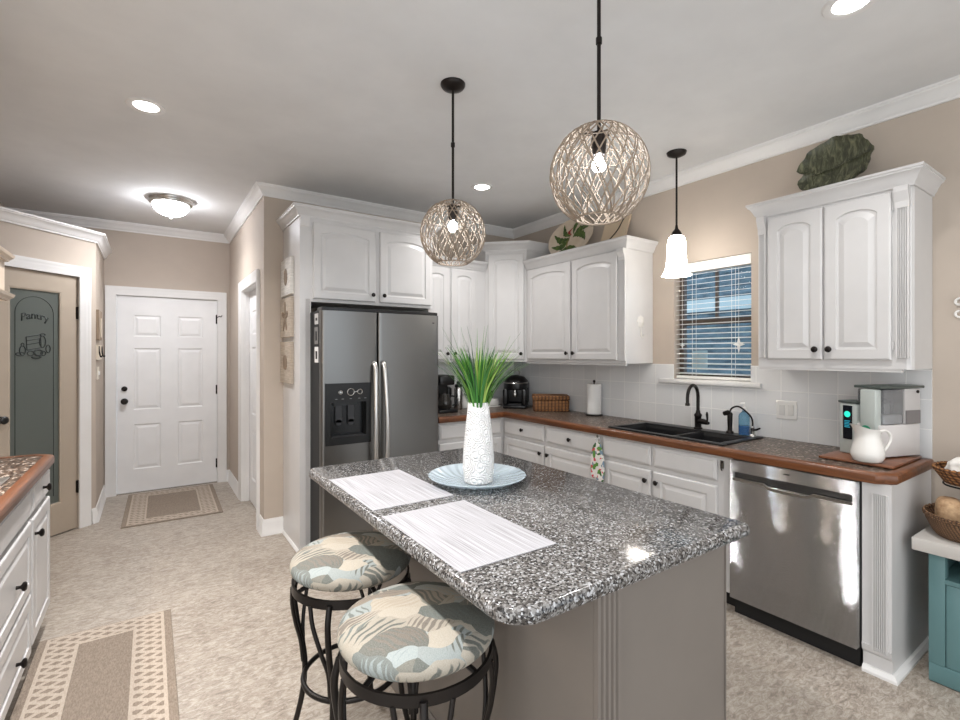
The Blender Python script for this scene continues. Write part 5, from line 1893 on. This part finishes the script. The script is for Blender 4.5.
# shell hook on the cabinet side
sh = thing('shell_hook', 'small white seashell hook on the side of the cabinet left of the window', 'hook', (3.13, 2.372, 1.60))
frQ = Fr(3.13, 2.3735, 1, 0)
pts = []
for i in range(24):
    a = 2 * PI * i / 24
    r = 0.042 + 0.003 * math.cos(8 * a)
    pts.append((r * math.cos(a), 1.70 + r * 1.1 * math.sin(a)))
bm = B()
ctr = bm.verts.new(frQ(0, 1.69, 0.018))
rg = [bm.verts.new(frQ(a, b, 0.003)) for a, b in pts]
rb = [bm.verts.new(frQ(a, b, 0.0)) for a, b in pts]
for i in range(24):
    j = (i + 1) % 24
    bm.faces.new((rg[i], rg[j], ctr))
    bm.faces.new((rb[i], rb[j], rg[j], rg[i]))
bm.faces.new(rb[::-1])
obj('shell', bm, CERAM, sh)
obj('hook', tube(B(), smoothpath([frQ(0, 1.66, 0.006), frQ(0.0, 1.60, 0.006), frQ(0.012, 1.58, 0.012), frQ(0.022, 1.60, 0.02)], 4), 0.005, 8), CERAM, sh, 40)

# scroll on the wall at the far right
sc_ = thing('wall_scroll', 'white metal scroll ornament on the beige wall right of the cabinets', 'wall ornament', (XR - 0.01, 0.60, 1.63))
frZ = Fr(XR - 0.008, 0.62, 0, -1)


def spiral(ca, cb, r, a0, a1, n=18):
    return [frZ(ca + r * (1 - 0.55 * i / n) * math.cos(a0 + (a1 - a0) * i / n), cb + r * (1 - 0.55 * i / n) * math.sin(a0 + (a1 - a0) * i / n), 0.0) for i in range(n + 1)]


for ca, cb, a0, a1 in ((0.0, 1.705, -PI * 0.3, PI * 1.5), (0.0, 1.650, PI * 0.3, -PI * 1.5)):
    obj('curl', tube(B(), spiral(ca, cb, 0.026, a0, a1), 0.006, 8), CERAM, sc_, 60)
obj('bar', tube(B(), smoothpath([frZ(0.012, 1.682, 0), frZ(0.05, 1.678, 0), frZ(0.10, 1.70, 0), frZ(0.16, 1.69, 0)], 4), 0.006, 8), CERAM, sc_, 60)

# plaques and key rack on the pantry side wall (faces +X)
frW = Fr(PC[0], 5.30, 0, 1)
wp = thing('wooden_sign', 'narrow rustic wooden sign on the hall wall above the key rack', 'sign', (PC[0] + 0.01, 5.47, 1.57))
obj('board', fbox(B(), frW, 0.02, 0.34, 1.575, 1.835, 0.0005, 0.02), RUSTIC, wp)
obj('light_strip', fbox(B(), frW, 0.20, 0.27, 1.60, 1.77, 0.020, 0.026), M('strip_cream', (206, 194, 176), 0.7).m, wp)
kr = thing('key_rack', 'small cream key rack with dark hooks on the hall wall beside the entry door', 'key rack', (PC[0] + 0.01, 5.47, 1.35))
obj('plate', fbox(B(), frW, 0.04, 0.40, 1.40, 1.53, 0.0005, 0.016), M('rack_cream', (214, 202, 184), 0.6).m, kr)
for a in (0.06, 0.36):
    obj('hook', tube(B(), smoothpath([frW(a, 1.52, 0.017), frW(a, 1.46, 0.022), frW(a, 1.425, 0.030), frW(a, 1.435, 0.042)], 4), 0.006, 7), BRONZE, kr, 40)
ts = thing('light_switch', 'cream light switch plate on the hall wall under the key rack', 'switch', (PC[0], 5.47, 1.2))
obj('plate', fbox(B(), frW, 0.10, 0.24, 1.225, 1.335, 0.0005, 0.007), M('plate_cream', (220, 212, 198), 0.5).m, ts)
obj('toggle', fbox(B(), frW, 0.16, 0.18, 1.265, 1.295, 0.007, 0.018), PLASTICW, ts)

# ---------------------------------------------------------------- left run: drawers, worktop, cooktop, hood
LXF = -0.462
frV = Fr(LXF, 0, 0, 1)
lc = thing('base_cabinet', 'white cabinet with one drawer and one door at the far end of the left counter', 'cabinet', (-0.78, 3.19, 0))
obj('body', bx(XL + 0.001, LXF, 2.945, 3.425, 0.10, BZ), CAB, lc)
obj('toe_kick', bx(XL + 0.01, LXF - 0.06, 2.945, 3.42, 0, 0.10), DARKGAP, lc)
d = obj('drawer', drawer_front(frV, 2.962, 3.415, 0.718, 0.852), CAB, lc)
knob(frV, 3.20, 0.787, 0.021, d, s=1.15)
d = obj('door', panel_door(frV, 2.962, 3.415, 0.12, 0.695), CAB, lc)
knob(frV, 3.0, 0.62, 0.021, d, s=1.15)
lc2 = thing('base_cabinet', 'white base cabinet with two deep drawers under the cooktop on the left', 'cabinet', (-0.78, 2.5, 0))
obj('body', bx(XL + 0.001, LXF, 2.04, 2.943, 0.10, BZ), CAB, lc2)
obj('toe_kick', bx(XL + 0.01, LXF - 0.06, 2.04, 2.943, 0, 0.10), DARKGAP, lc2)
obj('drawer', drawer_front(frV, 2.06, 2.925, 0.718, 0.852), CAB, lc2, label='shallow false drawer front without a knob')
for z0, z1 in ((0.39, 0.700), (0.105, 0.372)):
    d = obj('drawer', panel_door(frV, 2.06, 2.925, z0, z1, f=0.05), CAB, lc2)
    knob(frV, 2.62, (z0 + z1) / 2 - 0.025, 0.021, d, s=1.15)
lc3 = thing('base_cabinet', 'white base cabinet nearest the camera on the left', 'cabinet', (-0.78, 1.6, 0))
obj('body', bx(XL + 0.001, LXF, 1.1, 2.038, 0.10, BZ), CAB, lc3)
lt = thing('worktop', 'dark brown speckled worktop with an oiled wood edge on the left', 'countertop', (-0.78, 2.3, BZ))
obj('slab', prism(B(), [(XL + 0.001, 1.1), (-0.442, 1.1), (-0.442, 3.38), (-0.50, 3.44), (XL + 0.001, 3.44)], BZ, 0.915), LAMIN_D, lt)
bm = sweep(B(), [(-0.442, 1.1), (-0.442, 3.38), (-0.50, 3.44), (XL + 0.002, 3.44)], [(-o, BZ + h) for o, h in EDGE])
obj('wood_edge', bm, OAK, lt, 40)
ctp = thing('cooktop', 'black glass cooktop with a pale metal rim in the left worktop', 'cooktop', (-0.76, 2.45, 0.916))
obj('rim', bx(-1.02, -0.50, 2.06, 2.86, 0.9155, 0.921, 0.002), HANDLE, ctp)
obj('glass_top', bx(-1.0, -0.535, 2.08, 2.84, 0.9212, 0.924, 0.001), BLACK, ctp)
hd = thing('range_hood', 'beige mantel range hood with stepped mouldings above the cooktop', 'range hood', (-0.80, 2.42, 1.69))
obj('mantel', bx(XL + 0.001, -0.53, 1.95, 2.93, 1.70, 1.865), HOODM, hd)
mould = [(0, 0), (0.012, 0), (0.014, 0.008), (0.026, 0.018), (0.030, 0.030), (0, 0.030)]
for z in (1.684, 1.858):
    bm = sweep(B(), [(XL + 0.001, 1.95), (-0.53, 1.95), (-0.53, 2.93), (XL + 0.001, 2.93)], [(-o, z + h) for o, h in mould])
    obj('moulding', bm, HOODM, hd)
bm = B()
lo = [bm.verts.new(q_) for q_ in ((XL + 0.001, 1.97, 1.888), (-0.545, 1.97, 1.888), (-0.545, 2.90, 1.888), (XL + 0.001, 2.90, 1.888))]
hi = [bm.verts.new(q_) for q_ in ((XL + 0.001, 2.05, H - 0.002), (-0.635, 2.05, H - 0.002), (-0.635, 2.80, H - 0.002), (XL + 0.001, 2.80, H - 0.002))]
for i in range(4):
    j = (i + 1) % 4
    bm.faces.new((lo[i], lo[j], hi[j], hi[i]))
bm.faces.new(lo[::-1])
bm.faces.new(hi)
obj('chimney', bm, HOODM, hd)

for y in (2.20, 2.66):
    obj('hood_lamp', lathe(B(), [(0.045, 1.6835), (0.045, 1.680), (0.03, 1.677), (0.001, 1.676)], (-0.76, y, 0.005), seg=24, cap=False), HOODL, hd, 60)
    ar = area_light('hood_light', (-0.76, y, 1.676), 0.08, HOOD_W, (1, 0.93, 0.85), 140)

# ---------------------------------------------------------------- teal cart with baskets at the right edge
KT = 0.632
kc = thing('kitchen_cart', 'teal kitchen cart with a thick white top at the right edge beside the counter end', 'cart', (3.04, 0.30, 0))
KX0, KX1, KY0, KY1 = 2.853, 3.255, -0.02, 0.640
obj('top', bx(2.812, 3.262, -0.06, 0.688, KT - 0.056, KT, 0.004), painted('white_washed_top', (196, 191, 185), 0.5), kc, 40)
obj('plinth', bx(KX0, KX1, KY0, KY1, 0.004, 0.085, 0.004), TEAL, kc, 40)
for x, y in ((KX0, KY1 - 0.055), (KX1 - 0.055, KY1 - 0.055), (KX0, KY0), (KX1 - 0.055, KY0)):
    obj('post', bx(x, x + 0.055, y, y + 0.055, 0.085, KT - 0.057, 0.003), TEAL, kc, 40)
obj('side_panel', bx(KX0 + 0.055, KX1 - 0.055, KY1 - 0.03, KY1 - 0.01, 0.085, KT - 0.057), TEAL, kc)
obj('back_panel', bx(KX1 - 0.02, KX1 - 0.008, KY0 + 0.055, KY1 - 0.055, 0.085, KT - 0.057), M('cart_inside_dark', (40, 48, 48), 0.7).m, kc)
bm = bx(KX0 + 0.004, KX0 + 0.022, 0.535, 0.583, 0.087, 0.445, 0.002)
box(bm, KX0 + 0.004, KX0 + 0.022, 0.10, 0.148, 0.087, 0.445, 0.002)
box(bm, KX0 + 0.004, KX0 + 0.022, 0.148, 0.535, 0.40, 0.445, 0.002)
obj('door_frame', bm, TEAL, kc, 40)
obj('shelf', bx(KX0 + 0.002, KX1 - 0.022, KY0 + 0.01, KY1 - 0.032, 0.447, 0.467, 0.002), TEAL, kc)
put('mixing_bowl', lathe(B(), [(0.05, 0), (0.075, 0.02), (0.105, 0.08), (0.115, 0.13), (0.112, 0.13), (0.10, 0.08), (0.07, 0.022), (0.0, 0.01)], (3.02, 0.42, 0.087), seg=32, cap=False), CHROME,
    'shiny steel bowl standing inside the teal cart', 'bowl')
put('jar', lathe(B(), [(0.06, 0), (0.065, 0.01), (0.065, 0.07), (0.05, 0.085)], (3.0, 0.40, 0.468), seg=24), M('dark_red_jar', (70, 30, 26), 0.3).m, 'dark lidded jar on the upper shelf inside the teal cart', 'jar')


def basket(name, cx, cy, z, rx, ry, h, label, mat):
    t_ = thing(name, label, 'basket', (cx, cy, z), local=True)
    prof = [(0.0, 0.002), (0.72, 0.0), (0.82, 0.02 * 1), (0.95, h * 0.7), (1.0, h), (0.96, h), (0.90, h * 0.7), (0.78, 0.02), (0.7, 0.010), (0.0, 0.010)]
    bm = B()
    rows_ = []
    for s_, zz in prof:
        rows_.append([bm.verts.new((rx * max(s_, 0.001) * math.cos(2 * PI * i / 40), ry * max(s_, 0.001) * math.sin(2 * PI * i / 40), zz)) for i in range(40)])
    for p, q_ in zip(rows_, rows_[1:]):
        for i in range(40):
            j = (i + 1) % 40
            bm.faces.new((p[i], p[j], q_[j], q_[i]))
    obj('bowl', bm, mat, t_, 60)
    bm = B()
    for ph in (0, PI):
        pts_ = []
        for i in range(96):
            a = 2 * PI * i / 96
            w2 = 0.006 * math.sin(a * 18 + ph)
            pts_.append(((rx * 0.98) * math.cos(a), (ry * 0.98) * math.sin(a), h + w2))
        tube(bm, pts_, 0.006, 6, True)
    obj('rim', bm, mat, t_, 60)
    return t_


basket('bread_basket', 3.015, 0.535, KT + 0.001, 0.185, 0.155, 0.095, 'oval dark wicker basket of brown loaves on the white cart top', WICKD)
basket('linen_basket', 3.05, 0.535, KT + 0.232, 0.15, 0.130, 0.065, 'upper wicker basket with a white cloth on the wire stand', WICK)
bs_ = thing('basket_stand', 'black wire stand carrying the upper wicker basket on the cart', 'stand', (3.05, 0.28, KT))
bm = B()
pts = [(3.05 + 0.11 * math.cos(i * PI / 16), 0.535 + 0.095 * math.sin(i * PI / 16), KT + 0.225) for i in range(32)]
tube(bm, pts, 0.004, 6, True)
obj('hoop', bm, BLACKM, bs_)
for dx in (-0.045, 0.045):
    obj('upright', tube(B(), smoothpath([(3.05 + dx, 0.33, KT + 0.0045), (3.05 + dx, 0.33, KT + 0.15), (3.05 + dx, 0.35, KT + 0.215), (3.05 + dx, 0.455, KT + 0.224)], 4), 0.004, 6), BLACKM, bs_)
obj('foot', tube(B(), [(2.99, 0.33, KT + 0.0045), (3.11, 0.33, KT + 0.0045)], 0.004, 6), BLACKM, bs_)


def loaf(cx, cy, z, lx, ly, lz, rz, label):
    bm = bmesh.new()
    bmesh.ops.create_uvsphere(bm, u_segments=24, v_segments=14, radius=1)
    for v_ in bm.verts:
        c = v_.co
        e = 0.55
        c.x = math.copysign(abs(c.x) ** e, c.x) * lx
        c.y = math.copysign(abs(c.y) ** e, c.y) * ly
        c.z = math.copysign(abs(c.z) ** 0.7, c.z) * lz
    bmesh.ops.rotate(bm, verts=bm.verts, cent=(0, 0, 0), matrix=Matrix.Rotation(rz, 3, 'Z'))
    bmesh.ops.translate(bm, verts=bm.verts, vec=(cx, cy, z))
    setp(obj('bread_loaf', bm, BREAD, None, 60), label, 'bread', 'loaves in the lower basket')


loaf(2.968, 0.596, KT + 0.104, 0.056, 0.046, 0.068, 0.3, 'brown loaf at the left of the lower basket, behind the larger loaf')
loaf(3.02, 0.480, KT + 0.104, 0.085, 0.050, 0.068, -0.5, 'larger brown loaf at the front of the lower basket')
bm = bmesh.new()
bmesh.ops.create_icosphere(bm, subdivisions=4, radius=1)
rng = random.Random(5)
from mathutils import noise as mnoise
for v_ in bm.verts:
    n_ = mnoise.noise(v_.co * 2.2) * 0.18
    c = v_.co * (1 + n_)
    v_.co = Vector((3.05 + c.x * 0.100, 0.535 + c.y * 0.085, KT + 0.300 + c.z * 0.055))
setp(obj('white_cloth', bm, LINEN, None, 60), 'crumpled white cloth lying in the upper wicker basket', 'cloth')
